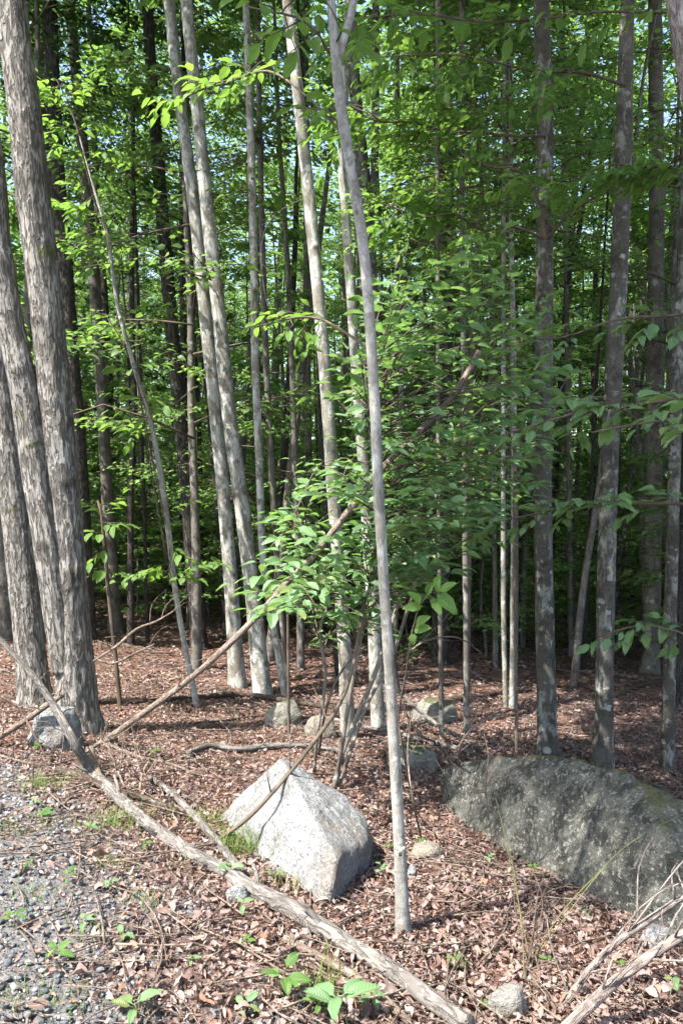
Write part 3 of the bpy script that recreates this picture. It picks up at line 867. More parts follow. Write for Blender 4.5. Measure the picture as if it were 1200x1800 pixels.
build_tree('tree', 'dark scaly trunk right behind the thick twin trunk', [(152, 1150, 34), (146, 960, 32), (134, 760, 31), (122, 600, 30), (112, 450, 28), (100, 300, 26), (88, 0, 22)], 17, B_DARK, 20, .08,
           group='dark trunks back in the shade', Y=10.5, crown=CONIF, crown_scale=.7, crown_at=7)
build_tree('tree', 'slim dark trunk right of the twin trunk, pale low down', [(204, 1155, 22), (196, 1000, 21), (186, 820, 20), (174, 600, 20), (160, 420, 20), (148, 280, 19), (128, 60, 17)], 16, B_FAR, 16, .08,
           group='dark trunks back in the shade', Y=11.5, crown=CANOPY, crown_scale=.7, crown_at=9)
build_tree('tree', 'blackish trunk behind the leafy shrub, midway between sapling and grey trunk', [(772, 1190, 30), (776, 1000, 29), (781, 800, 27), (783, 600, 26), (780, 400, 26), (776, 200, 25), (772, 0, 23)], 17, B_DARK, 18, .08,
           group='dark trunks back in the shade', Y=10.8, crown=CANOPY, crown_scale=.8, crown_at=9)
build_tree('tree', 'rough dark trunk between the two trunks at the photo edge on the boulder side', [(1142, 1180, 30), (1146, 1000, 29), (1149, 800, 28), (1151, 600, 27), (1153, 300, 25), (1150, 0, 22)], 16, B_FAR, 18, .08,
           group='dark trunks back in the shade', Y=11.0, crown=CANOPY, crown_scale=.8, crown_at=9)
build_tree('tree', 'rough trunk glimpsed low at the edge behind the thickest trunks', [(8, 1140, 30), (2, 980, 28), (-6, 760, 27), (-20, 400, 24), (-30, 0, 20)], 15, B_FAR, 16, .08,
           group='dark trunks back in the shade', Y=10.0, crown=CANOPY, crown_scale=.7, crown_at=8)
I_Y, J_Y = I_T[1].y, J_T[1].y
# the foreground sapling with its fork
sap, sap_b, sap_P, sap_r = build_tree('sapling', 'slender smooth sapling in front, forking near the top', [(708, 1640, 21.5), (703, 1500, 21.5), (694, 1340, 19.8), (684, 1180, 18.9), (674, 1020, 18.9), (665, 860, 18.9), (658, 700, 18.9), (648, 540, 18.9), (634, 400, 18.9), (612, 270, 18.9), (598, 180, 18.9), (590, 100, 17.2), (582, 0, 13.8), (580, -80, 12.0)],
           6.2, B_SAP, 22, .025, fl=.4, scars=8, crown=None, forks=[([(594, 108, 14), (604, 70, 14), (616, 30, 13), (624, -10, 12), (626, -60, 11)], None)])
for q, (sx, sy, sz) in enumerate(((-.5, 1.3, .3), (.1, .9, 1.2))):
    c = obj('crown', CANOPY[q], sap, loc=sap_P[-1] - sap_b + Vector((sx, sy, sz))); c.scale = (.36, .36, .25)  # extra unseen crowns, added above the sapling to shade the grey trunks
cs = obj('crown', UNDER[4], sap, loc=sap_P[-1] - sap_b - Vector((0, 0, .6))); cs.scale = (1.0, 1.0, .8)

# the leaning roadside tree whose stem cuts the upper corner: unseen crown clumps and limbs added to shade the boulder side
ra = [Vector((1.70, 2.7, g1(1.70, 2.7) - .2)), Vector((1.56, 2.7, .6)), Vector((1.38, 2.7, 1.75)), at(1205, 130, 2.7), at(1184, 0, 2.7), at(1150, -200, 2.7), Vector((.75, 2.6, 5.2)), Vector((.5, 2.4, 6.5))]
rr_ = empty('tree', Vector((1.70, 2.7, g1(1.70, 2.7))), 'pale pinkish leaning stem cutting across the top corner', 'tree')
obj('trunk', tube_mesh('trunk', [tube(ra, [.034, .032, .030, .028, .027, .025, .022, .015], 18, .05, smooth_disp(77), 77)], B_PINK, rr_.location), rr_)
for k, (cx, cy, cz, s) in enumerate(((.1, 2.9, 5.0, .36), (-.9, 2.1, 5.3, .34), (1.5, 2.9, 5.1, .40), (.5, 1.8, 5.6, .38), (1.1, 3.8, 5.6, .42), (2.2, 2.2, 5.6, .40), (-.4, 3.4, 6.4, .34), (-1.45, 1.85, 5.0, .21), (-.85, 1.75, 5.0, .24), (-1.15, 1.95, 5.9, .26), (-1.75, 2.55, 5.2, .2), (-1.3, 2.5, 5.2, .24), (-.7, 2.7, 5.4, .26), (-.3, 1.7, 5.2, .26))):
    hub = np.array(ra[5 + k % 3]); tip = np.array((cx, cy, cz + .5))
    obj('limb', tube_mesh('limb', [tube([hub, (hub + tip) / 2 + np.array((0, 0, .15)), tip], [.014, .010, .006], 6, .15, None, k)], B_PINK, rr_.location), rr_)
    for q in (0, 1):
        c = obj('crown', CANOPY[(k + q) % 4], rr_, loc=Vector((cx + .3 * q, cy, cz + .8 * q)) - rr_.location); c.scale = (s, s, s * .6); c.rotation_euler = (0, 0, k * 1.3 + q)  # two layers per clump, added out of view to block the sun

# ------------------------------------------------------------------ thin stems and saplings one can tell apart
def stem(label, pts, H=7, mat=B_FAR, Y=None, crown=None, cs=.5, cat='sapling', name='sapling', group='thin stems in the shade', crown_at=None, sides=8):
    return build_tree(name, label, pts, H, mat, sides, .12, group=group, Y=Y, crown=crown, crown_scale=cs, fl=.12, cat=cat, crown_at=crown_at)

O_ = stem('thin leaning sapling with bright leaves right of the thick twin trunk', [(346, 1240, 11), (326, 1140, 10), (310, 1050, 10), (296, 930, 10), (282, 830, 10), (262, 730, 9), (238, 650, 8), (208, 540, 7), (190, 420, 6), (165, 330, 4), (140, 240, 2)], 3.0, B_SAP, None)
P_ = stem('short thin sapling with large leaves, against the thick twin trunk', [(212, 1242, 8), (204, 1160, 8), (192, 1050, 7), (184, 960, 7), (178, 900, 5), (172, 880, 4)], 1.0, B_TWIG)
stem('thin straight stem behind the long dark stick, tips lost in the shrub', [(820, 1288, 12), (819, 1100, 11), (817, 900, 11), (815, 700, 10), (812, 400, 9)], 7, B_FAR, None, UNDER, .7, crown_at=4)
stem('thin dark stem beside the rounded grey-tan rock', [(776, 1296, 9), (774, 1150, 8), (772, 1000, 8), (770, 800, 7)], 6, B_FAR, None, UNDER, .5, crown_at=4)
stem('slim pale stem, left of a near pair, in front of the dark grey trunk', [(888, 1242, 9), (885, 1120, 9), (884, 1000, 9), (884, 800, 8), (884, 600, 8)], 8, B_PALE, None, UNDER, .7, crown_at=5)
stem('slim pale stem, right of a near pair, in front of the dark grey trunk', [(899, 1244, 10), (901, 1100, 10), (902, 900, 9), (903, 700, 9), (898, 400, 8)], 8, B_PALE, None, UNDER, .7, crown_at=5)
stem('short broken bare stem standing by the dark grey trunk', [(908, 1322, 6), (907, 1240, 6), (906, 1170, 6), (905, 1098, 5)], 1.2, B_DEAD, cat='dead stem', name='dead_stem')
stem('thin stem close behind the forked grey trunk', [(690, 1180, 9), (700, 900, 9), (705, 600, 8), (700, 300, 8)], 8, B_FAR, 9.5, UNDER, .6, crown_at=5)
stem('thin grey stem rising right of the very slender pale trunk', [(505, 1200, 10), (488, 1000, 10), (474, 760, 11), (465, 560, 11), (458, 300, 10)], 9, B_FAR, 9.2, UNDER, .6, crown_at=6)
stem('thin dark stem left of the close pair', [(398, 1120, 12), (384, 900, 12), (366, 700, 11), (345, 500, 11)], 9, B_DARK, 12, UNDER, .8, crown_at=6)
stem('short bare stem rising by the angular grey mossy rock', [(508, 1290, 5), (507, 1200, 5), (506, 1100, 5), (504, 1030, 4)], 1.0, B_TWIG)
stem('thin dark stem between the two pale trunks and the shrub', [(548, 1130, 12), (544, 900, 12), (540, 600, 12), (538, 200, 11)], 11, B_FAR, 13, UNDER, .8, crown_at=7)
stem('pale far stem showing between the dark trunk and the thick twin trunk', [(250, 960, 16), (243, 860, 17), (240, 780, 16), (236, 640, 15), (232, 400, 14)], 14, B_PALE, 19, CANOPY, .6, crown_at=9)
stem('slim stem in the gap between the two grey trunks', [(1003, 1150, 9), (1000, 900, 9), (996, 600, 9), (990, 250, 8)], 9, B_FAR, 12, UNDER, .8, crown_at=6)
stem('wavy thin stem left of the dark grey trunk', [(905, 1150, 10), (905, 900, 10), (898, 640, 9), (897, 420, 9), (892, 180, 8)], 9, B_FAR, 10, UNDER, .7, crown_at=6)
stem('thin curved stem arching up left of the dark grey trunk', [(822, 1110, 9), (826, 800, 9), (832, 520, 9), (846, 340, 8), (836, 200, 7)], 8, B_TWIG, 9, UNDER, .6, crown_at=6)

# ------------------------------------------------------------------ the forest behind: each tree its own trunk and crown
def far_trunk(seed, H=17):
    rng = np.random.default_rng(seed)
    P = [(0, 0, -.5)]
    x = y = 0
    for k in range(1, 8):
        x += rng.normal(0, .10); y += rng.normal(0, .10)
        P.append((x, y, H * k / 7))
    return tube_mesh('trunk', [tube(P, [.17, .13, .12, .11, .10, .085, .06, .03], 10, .5, None, seed)], B_FAR)
FT = [far_trunk(300 + k) for k in range(6)]
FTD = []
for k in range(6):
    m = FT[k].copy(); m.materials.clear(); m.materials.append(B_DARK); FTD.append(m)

rnd = random.Random(42)
placed = [(o.location.x, o.location.y) for o in COL.objects if o.parent is None and o.type == 'EMPTY']
def zone(x, y):
    px = 600 + FPX * x / y
    if px < 0 or px > 1200: return 'beyond the photo edge'
    if px < 260: return 'behind the thick twin trunk'
    if px < 480: return 'behind the close pale pair'
    if px < 700: return 'behind the pale trunk and the sapling'
    if px < 930: return 'behind the leafy shrub'
    return 'behind the two grey trunks'
def free(x, y, dmin):
    return all((x - a) ** 2 + (y - b) ** 2 > dmin ** 2 for a, b in placed)
count = 0
tries = 0
while count < 100 and tries < 5000:          # tall trees
    tries += 1
    y = 10 + 46 * rnd.random() ** 1.35
    x = rnd.uniform(-1, 1) * (.60 * y + 4)
    if not free(x, y, 1.15 + y * .02): continue
    placed.append((x, y)); count += 1
    z = g1(x, y)
    s = rnd.uniform(.55, 1.25) if y > 18 else rnd.uniform(.4, .75)
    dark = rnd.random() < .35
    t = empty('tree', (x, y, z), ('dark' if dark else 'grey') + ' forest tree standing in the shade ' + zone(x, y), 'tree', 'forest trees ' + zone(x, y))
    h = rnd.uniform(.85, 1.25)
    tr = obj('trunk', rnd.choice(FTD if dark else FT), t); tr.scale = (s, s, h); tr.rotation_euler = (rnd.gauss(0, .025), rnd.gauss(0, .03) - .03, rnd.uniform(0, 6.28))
    con = dark and rnd.random() < .3
    c = obj('crown', rnd.choice(CONIF if con else CANOPY), t, loc=(0, 0, (4 if con else rnd.uniform(5.5, 9)) * h))
    k = rnd.uniform(.7, 1.08) if y > 16 else rnd.uniform(.5, .75)
    c.scale = (k, k, k * rnd.uniform(.9, 1.15)); c.rotation_euler = (0, 0, rnd.uniform(0, 6.28))
count = tries = 0
while count < 165 and tries < 6000:          # understory saplings full of leaves
    tries += 1
    y = 9.5 + 34 * rnd.random() ** 1.5
    x = rnd.uniform(-1, 1) * (.55 * y + 2.5)
    if not free(x, y, .8 + .02 * y): continue
    placed.append((x, y)); count += 1
    t = empty('understory_sapling', (x, y, g1(x, y)), 'leafy green understory sapling ' + zone(x, y), 'sapling', 'understory saplings ' + zone(x, y))
    s = rnd.uniform(.25, .5)
    lift = rnd.uniform(.3, 1.8) if y > 12 else rnd.uniform(.9, 2.8)
    tr = obj('trunk', rnd.choice(FT), t); tr.scale = (s, s, rnd.uniform(.35, .5)); tr.rotation_euler = (rnd.gauss(0, .05), rnd.gauss(0, .06), rnd.uniform(0, 6.28))
    c = obj('crown', rnd.choice(UNDER), t, loc=(0, 0, lift))
    k = rnd.uniform(.75, 1.2)
    c.scale = (k, k, k); c.rotation_euler = (0, 0, rnd.uniform(0, 6.28))

for (x, y, lift, k) in ((4.5, 10.6, 4.2, 1.1), (6.6, 14.5, 5.5, 1.3), (5.2, 12.6, 7.0, 1.2), (-3.9, 10.2, 5.4, 1.0)):
    t = empty('understory_sapling', (x, y, g1(x, y)), '', 'sapling', 'understory saplings ' + zone(x, y))
    tr = obj('trunk', FT[2], t); tr.scale = (.4, .4, .6)
    c = obj('crown', UNDER[3], t, loc=(0, 0, lift)); c.scale = (k, k, k)
    placed.append((x, y))
    t['label'] = 'leafy green understory sapling ' + zone(x, y)
count = tries = 0
while count < 80 and tries < 6000:          # low leafy bushes that hide the far floor
    tries += 1
    y = 11.2 + 13 * rnd.random()
    x = rnd.uniform(-1, 1) * (.48 * y + 1)
    if not free(x, y, .55): continue
    placed.append((x, y)); count += 1
    t = empty('understory_bush', (x, y, g1(x, y)), 'low leafy bush ' + zone(x, y), 'bush', 'low bushes ' + zone(x, y))
    k = rnd.uniform(.5, .85)
    tr = obj('trunk', rnd.choice(FT), t); tr.scale = (.15, .15, .12); tr.rotation_euler = (rnd.gauss(0, .05), rnd.gauss(0, .06), rnd.uniform(0, 6.28))
    c = obj('crown', UNDER[rnd.choice([0, 2, 4])], t, loc=(0, 0, rnd.uniform(.15, .5))); c.scale = (k, k, k * .6); c.rotation_euler = (0, 0, rnd.uniform(0, 6.28))
count = tries = 0
while count < 36 and tries < 6000:          # thin bare stems
    tries += 1
    y = 8.6 + 9 * rnd.random()
    x = rnd.uniform(-1, 1) * (.44 * y + .5)
    if not free(x, y, .45): continue
    placed.append((x, y)); count += 1
    t = empty('thin_sapling', (x, y, g1(x, y)), 'thin bare-stemmed sapling ' + zone(x, y), 'sapling', 'thin bare saplings ' + zone(x, y))
    s = rnd.uniform(.18, .36)
    tr = obj('trunk', rnd.choice(FT + FTD), t); tr.scale = (s, s, rnd.uniform(.4, .6)); tr.rotation_euler = (rnd.gauss(0, .04), rnd.gauss(0, .06), rnd.uniform(0, 6.28))
ORD = ['first', 'second', 'third', 'fourth', 'fifth', 'sixth', 'seventh', 'eighth', 'ninth', 'tenth', 'eleventh', 'twelfth', 'thirteenth', 'fourteenth', 'fifteenth', 'sixteenth', 'seventeenth', 'eighteenth',
       'nineteenth', 'twentieth', 'twenty-first', 'twenty-second', 'twenty-third', 'twenty-fourth', 'twenty-fifth', 'twenty-sixth', 'twenty-seventh', 'twenty-eighth', 'twenty-ninth', 'thirtieth']
def number_from_left(objs, kind, where):
    objs.sort(key=lambda o: proj(np.array(o.location))[0][0])
    for k, o in enumerate(objs): o['label'] = kind + ' ' + where + ', ' + ORD[min(k, 29)] + ' from the left'
for zn in ('behind the thick twin trunk', 'behind the close pale pair', 'behind the pale trunk and the sapling', 'behind the leafy shrub', 'behind the two grey trunks'):
    for kind in ('dark forest tree', 'grey forest tree'):
        number_from_left([o for o in COL.objects if o.get('group') == 'forest trees ' + zn and o['label'].startswith(kind)], 'shaded ' + kind, zn)
    number_from_left([o for o in COL.objects if o.get('group') == 'understory saplings ' + zn], 'leafy understory sapling', zn)
    number_from_left([o for o in COL.objects if o.get('group') == 'low bushes ' + zn], 'low leafy bush', zn)
    number_from_left([o for o in COL.objects if o.get('group') == 'thin bare saplings ' + zn], 'thin bare-stemmed sapling', zn)

# the wood farther off reads as one mass
rngw = np.random.default_rng(5)
n = 170000
y = rngw.uniform(38, 75, n); x = rngw.uniform(-1, 1, n) * (.65 * y + 8)
zb = gz(x, y)
hh = rngw.uniform(0, 1, n) ** .9 * 19
P = np.stack([x, y, zb + .3 + hh], 1)
keep = (fbm(P * np.array([.28, .28, .33]), 3, 77) > -.45) | (hh < 5)
P = P[keep]; n = len(P)
D = rngw.normal(0, 1, (n, 3)) * np.array([1, 1, .4]); Nn = np.array([0, 0, 1.0]) + rngw.normal(0, .5, (n, 3))
tag(obj('distant_woods', leaf_mesh('distant_woods', [leaf_batch(T_QUAD, P, D, Nn, rngw.uniform(.25, .5, n))], L_FAR, False)), 'green mass of distant woods closing the view', kind='stuff')

# ------------------------------------------------------------------ fallen logs, branches and sticks
def path(spec):
    """spec points: (px, py, w px) lying on the ground, or (px, py, w px, depth) held up in the air"""
    P, r = [], []
    for s in spec:
        if len(s) == 4: q = at(s[0], s[1], s[3])
        else: q = on_ground(s[0], s[1])
        rad = s[2] / 2 / FPX * q.y
        if len(s) == 3: q = q + Vector((0, -.1 * rad, rad * .8 + .012))
        P.append(q); r.append(rad)
    return P, r

def twigs_on(P, r, n, rng, ln, spread=1.0, t0=.2):
    """bare side twigs, each a bent tube"""
    out = []
    C, rad = resample(P, r, .05)
    for k in range(n):
        i = int(rng.uniform(t0, .97) * (len(C) - 1))
        d = C[min(i + 1, len(C) - 1)] - C[max(i - 1, 0)]; d /= np.linalg.norm(d) + 1e-9
        sd = np.cross(d, rng.normal(0, 1, 3)); sd /= np.linalg.norm(sd) + 1e-9
        if sd[2] < -.3: sd[2] *= -1
        L = ln * rng.uniform(.4, 1.1)
        a = C[i]; b = a + (d * .6 + sd * spread) * L * .5 + rng.normal(0, .02, 3); c = b + (d * .7 + sd * spread * .4) * L * .5 + rng.normal(0, .12, 3) * L
        w = min(rad[i] * .4, .0042)
        out.append(tube([a, b, c], [w, w * .7, w * .3], 5, .06, None, k))
    return out

def stick(name, label, spec, mat, cat='stick', group=None, sides=8, twigs=0, tl=.3, disp=.08, step=.04, stubs=0):
    P, r = path(spec)
    sd = next_seed()
    o = P[0]
    twigs_n = twigs
    twigs = twigs or stubs
    if stubs or max(r) > .018:                   # slight kinks, swollen nodes
        rk = np.random.default_rng(sd + 9)
        P = [p + Vector(rk.normal(0, .10, 3)) * rr0 * (0 if i in (0, len(P) - 1) else 1) for i, (p, rr0) in enumerate(zip(P, r))]
        r = [x * rk.uniform(.92, 1.08) for x in r]
    root = empty(name, o, label, cat, group) if twigs else None
    me = tube_mesh('stem' if twigs else name, [tube(P, r, sides, step, smooth_disp(sd, disp), sd)], mat, o)
    if twigs:
        obj('stem', me, root)
        rng = np.random.default_rng(sd)
        C, rad = resample(P, r, .05)
        for q in range(stubs):                   # broken side-branch stubs
            i = int(rng.uniform(.12, .97) * (len(C) - 2)) + 1
            d = C[i + 1] - C[i - 1]; d /= np.linalg.norm(d)
            sd_ = np.cross(d, rng.normal(0, 1, 3)); sd_ /= np.linalg.norm(sd_); sd_[2] = abs(sd_[2])
            L = rad[i] * rng.uniform(1.5, 4.0)
            obj('stub', tube_mesh('stub', [tube([C[i], C[i] + (sd_ - d * .5) * L * .6, C[i] + (sd_ - d * .9) * L], [rad[i] * .5, rad[i] * .3, rad[i] * .22], 7, .02, smooth_disp(q, .15), q)], mat, o), root)
        for tw in twigs_on(P, r, twigs_n, rng, tl):
            obj('twig', tube_mesh('twig', [tw], mat, o), root)
        return root, P, r
    ob = tag(obj(name, me, loc=o), label, cat, group)
    return ob, P, r

FB = 'bare sticks on the ground'
LY = on_ground(165, 1368).y
stick('fallen_log', 'long fallen grey sapling log lying from the thick trunks down to the lower edge',
      [(-30, 1095, 7.6, LY + .25), (0, 1125, 8.4, LY + .2), (60, 1190, 10.9, LY + .1), (98, 1245, 13.4, LY + .02), (132, 1308, 16.0, LY - .08), (165, 1368, 18.5), (212, 1418, 21.0), (270, 1466, 22.7), (332, 1509, 24.4), (400, 1546, 26.9), (440, 1572, 28.6), (520, 1618, 30.2), (600, 1668, 31.9), (680, 1720, 33.6), (760, 1778, 35.3), (820, 1822, 36.1)],
      B_LOG, 'log', None, 18, 0, .3, .13, .025, stubs=9)
stick('fallen_branch', 'pale branch resting its end on the long log near the heart-leaved plant',
      [(262, 1372, 8), (292, 1394, 11), (330, 1430, 13), (378, 1484, 15), (412, 1528, 17), (428, 1550, 18)], B_LOG, 'branch', None, 12, 5, .22)
stick('fallen_branch', 'dark damp branch half under the long log by the grass',
      [(104, 1360, 12), (150, 1376, 13), (200, 1396, 12), (252, 1410, 12), (312, 1432, 9)], B_DKLOG, 'branch', None, 10, 0)
stick('leaning_pole', 'long bare pole leaning from the thick trunk up into the leafy shrub',
      [(188, 1308, 11.7), (250, 1256, 11.7, 5.15), (330, 1196, 11.7, 5.0), (400, 1138, 11.7, 4.9), (460, 1074, 11.7, 4.85), (505, 1024, 11.7, 4.8), (545, 984, 11.7, 4.8), (612, 900, 11.7, 4.85), (682, 812, 11.7, 4.95), (752, 742, 11.7, 5.0), (800, 690, 12.5, 5.05), (842, 618, 11.7, 5.1)],
      B_DEAD, 'pole', None, 12, 6, .35)
stick('dead_stem', 'thin bare stem leaning across the pale pointed boulder',
      [(384, 1484, 7), (440, 1434, 8, YL - .42), (500, 1368, 8, YL - .30), (550, 1306, 8, YL - .1), (596, 1238, 8, 4.5), (620, 1170, 7, 4.6), (640, 1060, 6, 4.7)], B_TWIG, 'dead stem', None, 8, 4, .25)
stick('fallen_branch', 'upper pinkish bare branch at the lower corner by the boulder',
      [(935, 1815, 15.2, 2.45), (985, 1772, 14.4, 2.5), (1030, 1712, 13.6, 2.56), (1082, 1658, 12.8, 2.62), (1140, 1618, 12.0, 2.66), (1205, 1572, 10.4, 2.7), (1260, 1540, 9.6, 2.75)], B_PINK, 'branch', 'pinkish branches at the lower corner', 12, 12, .3, .14, .03, stubs=4)
stick('fallen_branch', 'lower stouter pinkish bare branch at the lower corner',
      [(975, 1825, 20.0, 2.3), (1030, 1768, 19.2, 2.34), (1078, 1728, 18.4, 2.38), (1110, 1700, 17.6, 2.40), (1160, 1668, 16.8, 2.43), (1210, 1636, 16.0, 2.46), (1280, 1600, 14.4, 2.5)], B_PINK, 'branch', 'pinkish branches at the lower corner', 14, 9, .28, .14, .03, stubs=4)
stick('fallen_branch', 'brown stick lying against the foot of the long dark boulder', [(936, 1538, 6), (975, 1546, 8), (1040, 1552, 8), (1102, 1566, 7)], B_DEAD, 'branch', None, 8, 3, .15)
stick('fallen_branch', 'pale crooked branch lying on leaves behind the pointed boulder', [(330, 1330, 11), (372, 1318, 11), (420, 1324, 12), (480, 1318, 11), (545, 1318, 10), (612, 1328, 9)], B_LOG, 'branch', None, 10, 5, .25)
stick('fallen_branch', 'long dark stick lying across the floor at the foot of the pale pair', [(175, 1240, 5), (260, 1236, 6), (345, 1230, 8), (430, 1226, 9), (500, 1236, 9), (592, 1250, 9), (690, 1262, 7)], B_DKLOG, 'branch', None, 8, 5, .3)
stick('fallen_branch', 'thin stick lying parallel below the long dark one', [(330, 1276, 4), (400, 1270, 5), (470, 1262, 5), (560, 1268, 5), (640, 1288, 5)], B_DKLOG, 'branch', FB, 6, 3, .2)
stick('fallen_branch', 'pale thin branch slanting down to the mossy rock behind the sapling', [(700, 1215, 7, 6.9), (745, 1256, 8, 6.7), (790, 1288, 8, 6.4), (846, 1322, 7)], B_LOG, 'branch', None, 8, 9, .35)
stick('fallen_branch', 'grey branch running to the tip of the long dark boulder', [(560, 1262, 7), (625, 1280, 9), (690, 1294, 9), (770, 1312, 9), (838, 1331, 8)], B_LOG, 'branch', None, 8, 4, .2)
stick('fallen_branch', 'dark arched branch on the far floor between grey trunks and edge', [(1085, 1228, 6), (1110, 1212, 8), (1160, 1203, 9), (1210, 1200, 8)], B_DKLOG, 'branch', None, 8, 3, .3)
stick('fallen_branch', 'dark stick slanting down between the two grey trunks', [(975, 1178, 5), (1000, 1196, 6), (1040, 1218, 5)], B_DKLOG, 'branch', None, 6, 2, .3)
stick('bare_branch', 'bare curved grey branch sticking out beside the thick twin trunk', [(165, 1162, 5, 5.7), (205, 1136, 6, 5.7), (240, 1106, 5, 5.7), (275, 1092, 4, 5.7), (312, 1070, 3, 5.7)], B_DEAD, 'branch', None, 6, 6, .3)
stick('bare_branch', 'short bare forked branch just below the curved one beside the twin trunk', [(172, 1160, 4, 5.6), (200, 1166, 4, 5.6), (235, 1150, 4, 5.6), (272, 1132, 3, 5.6)], B_DEAD, 'branch', None, 6, 4, .2)
stick('bare_branch', 'looping pale twig hanging beside the very slender pale trunk', [(530, 350, 2, 6.2), (490, 372, 1.8, 6.2), (468, 400, 1.6, 6.2), (459, 440, 1.5, 6.2), (462, 490, 1.4, 6.2), (470, 540, 1, 6.2)], B_LOG, 'branch', None, 5, 4, .3)
stick('bare_branch', 'wavy bare branch crossing the dark grey trunk high up', [(810, 270, 4, 5.6), (860, 292, 5, 5.6), (910, 300, 6, 5.6), (935, 330, 7, 5.6), (950, 380, 8, 5.6), (957, 420, 9, 5.65)], B_TWIG, 'branch', None, 6, 7, .5)
stick('bare_branch', 'bare branch rising from the dark grey trunk towards the grey-brown one', [(962, 420, 7, 5.7), (1000, 375, 5, 5.7), (1050, 345, 4, 5.7), (1110, 318, 4, 5.7), (1170, 322, 3, 5.7)], B_TWIG, 'branch', None, 6, 5, .5)
stick('bare_branch', 'dark curved branch near the top between the two grey trunks', [(995, 500, 10, 12), (1018, 400, 9, 12), (1026, 330, 8, 12), (1040, 255, 7, 12), (1060, 214, 6, 12), (1094, 188, 4, 12)], B_DARK, 'branch', None, 8, 2, .5)
stick('bare_branch', 'thin pale branch crossing in front of the grey trunks low in the leaves', [(880, 765, 3, 4.4), (935, 748, 4, 4.4), (1000, 728, 4, 4.4), (1060, 698, 3, 4.4), (1160, 770, 2, 4.4)], B_DEAD, 'branch', None, 5, 5, .35)
# brush by the thick trunks
for lab, sp, tw in (
    ('straight grey stick slanting up to the edge past the small white boulder', [(-20, 1308, 9, 5.1), (40, 1270, 10, 5.15), (92, 1234, 10, 5.2), (112, 1222, 8, 5.25)], 4),
    ('broken upright stub stick by the foot of the twin trunk', [(178, 1378, 12), (166, 1340, 11, 4.55), (160, 1312, 10, 4.6)], 0),
    ('thin pale stick curving up from the broken stub towards the pole foot', [(150, 1330, 6), (180, 1304, 8, 4.8), (205, 1300, 7, 4.9)], 2),
    ('thin stick running from the pole foot into the litter', [(190, 1312, 5), (240, 1334, 6), (300, 1348, 5), (352, 1368, 4)], 5),
    ('bent thin twig rising from the litter beside the pole foot', [(220, 1390, 4), (205, 1350, 4, 4.5), (190, 1310, 3, 4.6)], 2),
    ('thin pale twig lying below the small white boulder', [(-10, 1330, 4), (50, 1346, 5), (95, 1348, 4), (140, 1336, 3)], 3),
    ('thin white twig standing in front of the small white boulder', [(52, 1410, 3), (58, 1370, 3, 4.3), (60, 1340, 2, 4.3)], 1),
    ('small forked upright twig in the litter above the pale branch', [(246, 1396, 5), (250, 1360, 5, 4.35), (262, 1338, 4, 4.4)], 3),
    ('curved dead stick at the edge by the small white boulder', [(-10, 1220, 4, 5.0), (30, 1242, 4, 5.0), (60, 1290, 4, 4.9), (80, 1330, 3, 4.8)], 4),
    ('dark twig lying on the gravel below the dark damp branch', [(112, 1420, 5), (130, 1405, 5), (168, 1400, 4)], 0),
    ('thin twig lying on gravel near the lower corner', [(32, 1640, 4), (50, 1660, 4), (64, 1690, 4)], 0),
    ('thin twig standing up in the litter in front of the pointed boulder', [(545, 1600, 4), (546, 1540, 3, 3.3), (540, 1500, 2, 3.35)], 2),
    ('thin twig under the long log in the lower middle', [(462, 1612, 4), (500, 1645, 5), (525, 1672, 4)], 2),
    ('second grey branch lying tucked under the lower half of the long log', [(500, 1660, 14), (560, 1694, 16), (620, 1726, 16), (680, 1772, 15), (720, 1810, 14)], 0),
    ('small crooked twig rising from the litter above the whitish rock', [(920, 1730, 7), (928, 1690, 6, 2.75), (935, 1652, 5, 2.8), (950, 1645, 4, 2.8)], 3),
    ('thin stick lying from whitish rock to the pinkish branches', [(930, 1720, 6), (955, 1752, 7), (975, 1782, 6)], 0),
    ('thin grey stick lying in litter right of the slender sapling', [(690, 1470, 4), (720, 1462, 4), (765, 1456, 3)], 0),
    ('dark bent stick hanging from behind the forked grey trunk', [(706, 1240, 5, 6.0), (722, 1270, 5, 5.9), (742, 1295, 5, 5.8), (764, 1308, 5)], 0),
):
    stick('twig' if False else 'fallen_stick', lab, sp, B_DEAD if 'pale' in lab or 'grey' in lab or 'pole' in lab else B_TWIG, 'stick', 'brush sticks', 8, tw * 2 + (2 if tw else 0), .28)
for lab, sp, tw in (
    ('bare twiggy stem in the tangle left of the slender sapling, curving to it', [(560, 1330, 5), (572, 1250, 5, 5.3), (600, 1180, 4, 5.3), (640, 1140, 3, 5.2)], 8),
    ('bare crooked twig arching in front of the long boulder tip', [(812, 1390, 4), (806, 1320, 4, 4.6), (830, 1280, 4, 4.6), (880, 1250, 3, 4.7)], 9),
    ('thin bare upright twig rising over the long boulder tip', [(858, 1440, 4, 3.72), (852, 1380, 4, 3.7), (858, 1330, 3, 3.7), (850, 1290, 2, 3.75)], 8),
    ('thin forked bare twig leaning right of the slender sapling foot', [(740, 1480, 4), (724, 1400, 4, 4.0), (716, 1320, 3, 4.1), (722, 1260, 2, 4.2)], 6),
    ('bare twigs arching across behind the sapling at mid height', [(706, 1165, 4, 5.5), (740, 1130, 4, 5.5), (800, 1120, 3, 5.5), (850, 1150, 2, 5.5)], 7)):
    stick('bare_twig', lab, sp, B_DEAD, 'twig', 'tangle of bare twigs', 5, tw, .35)
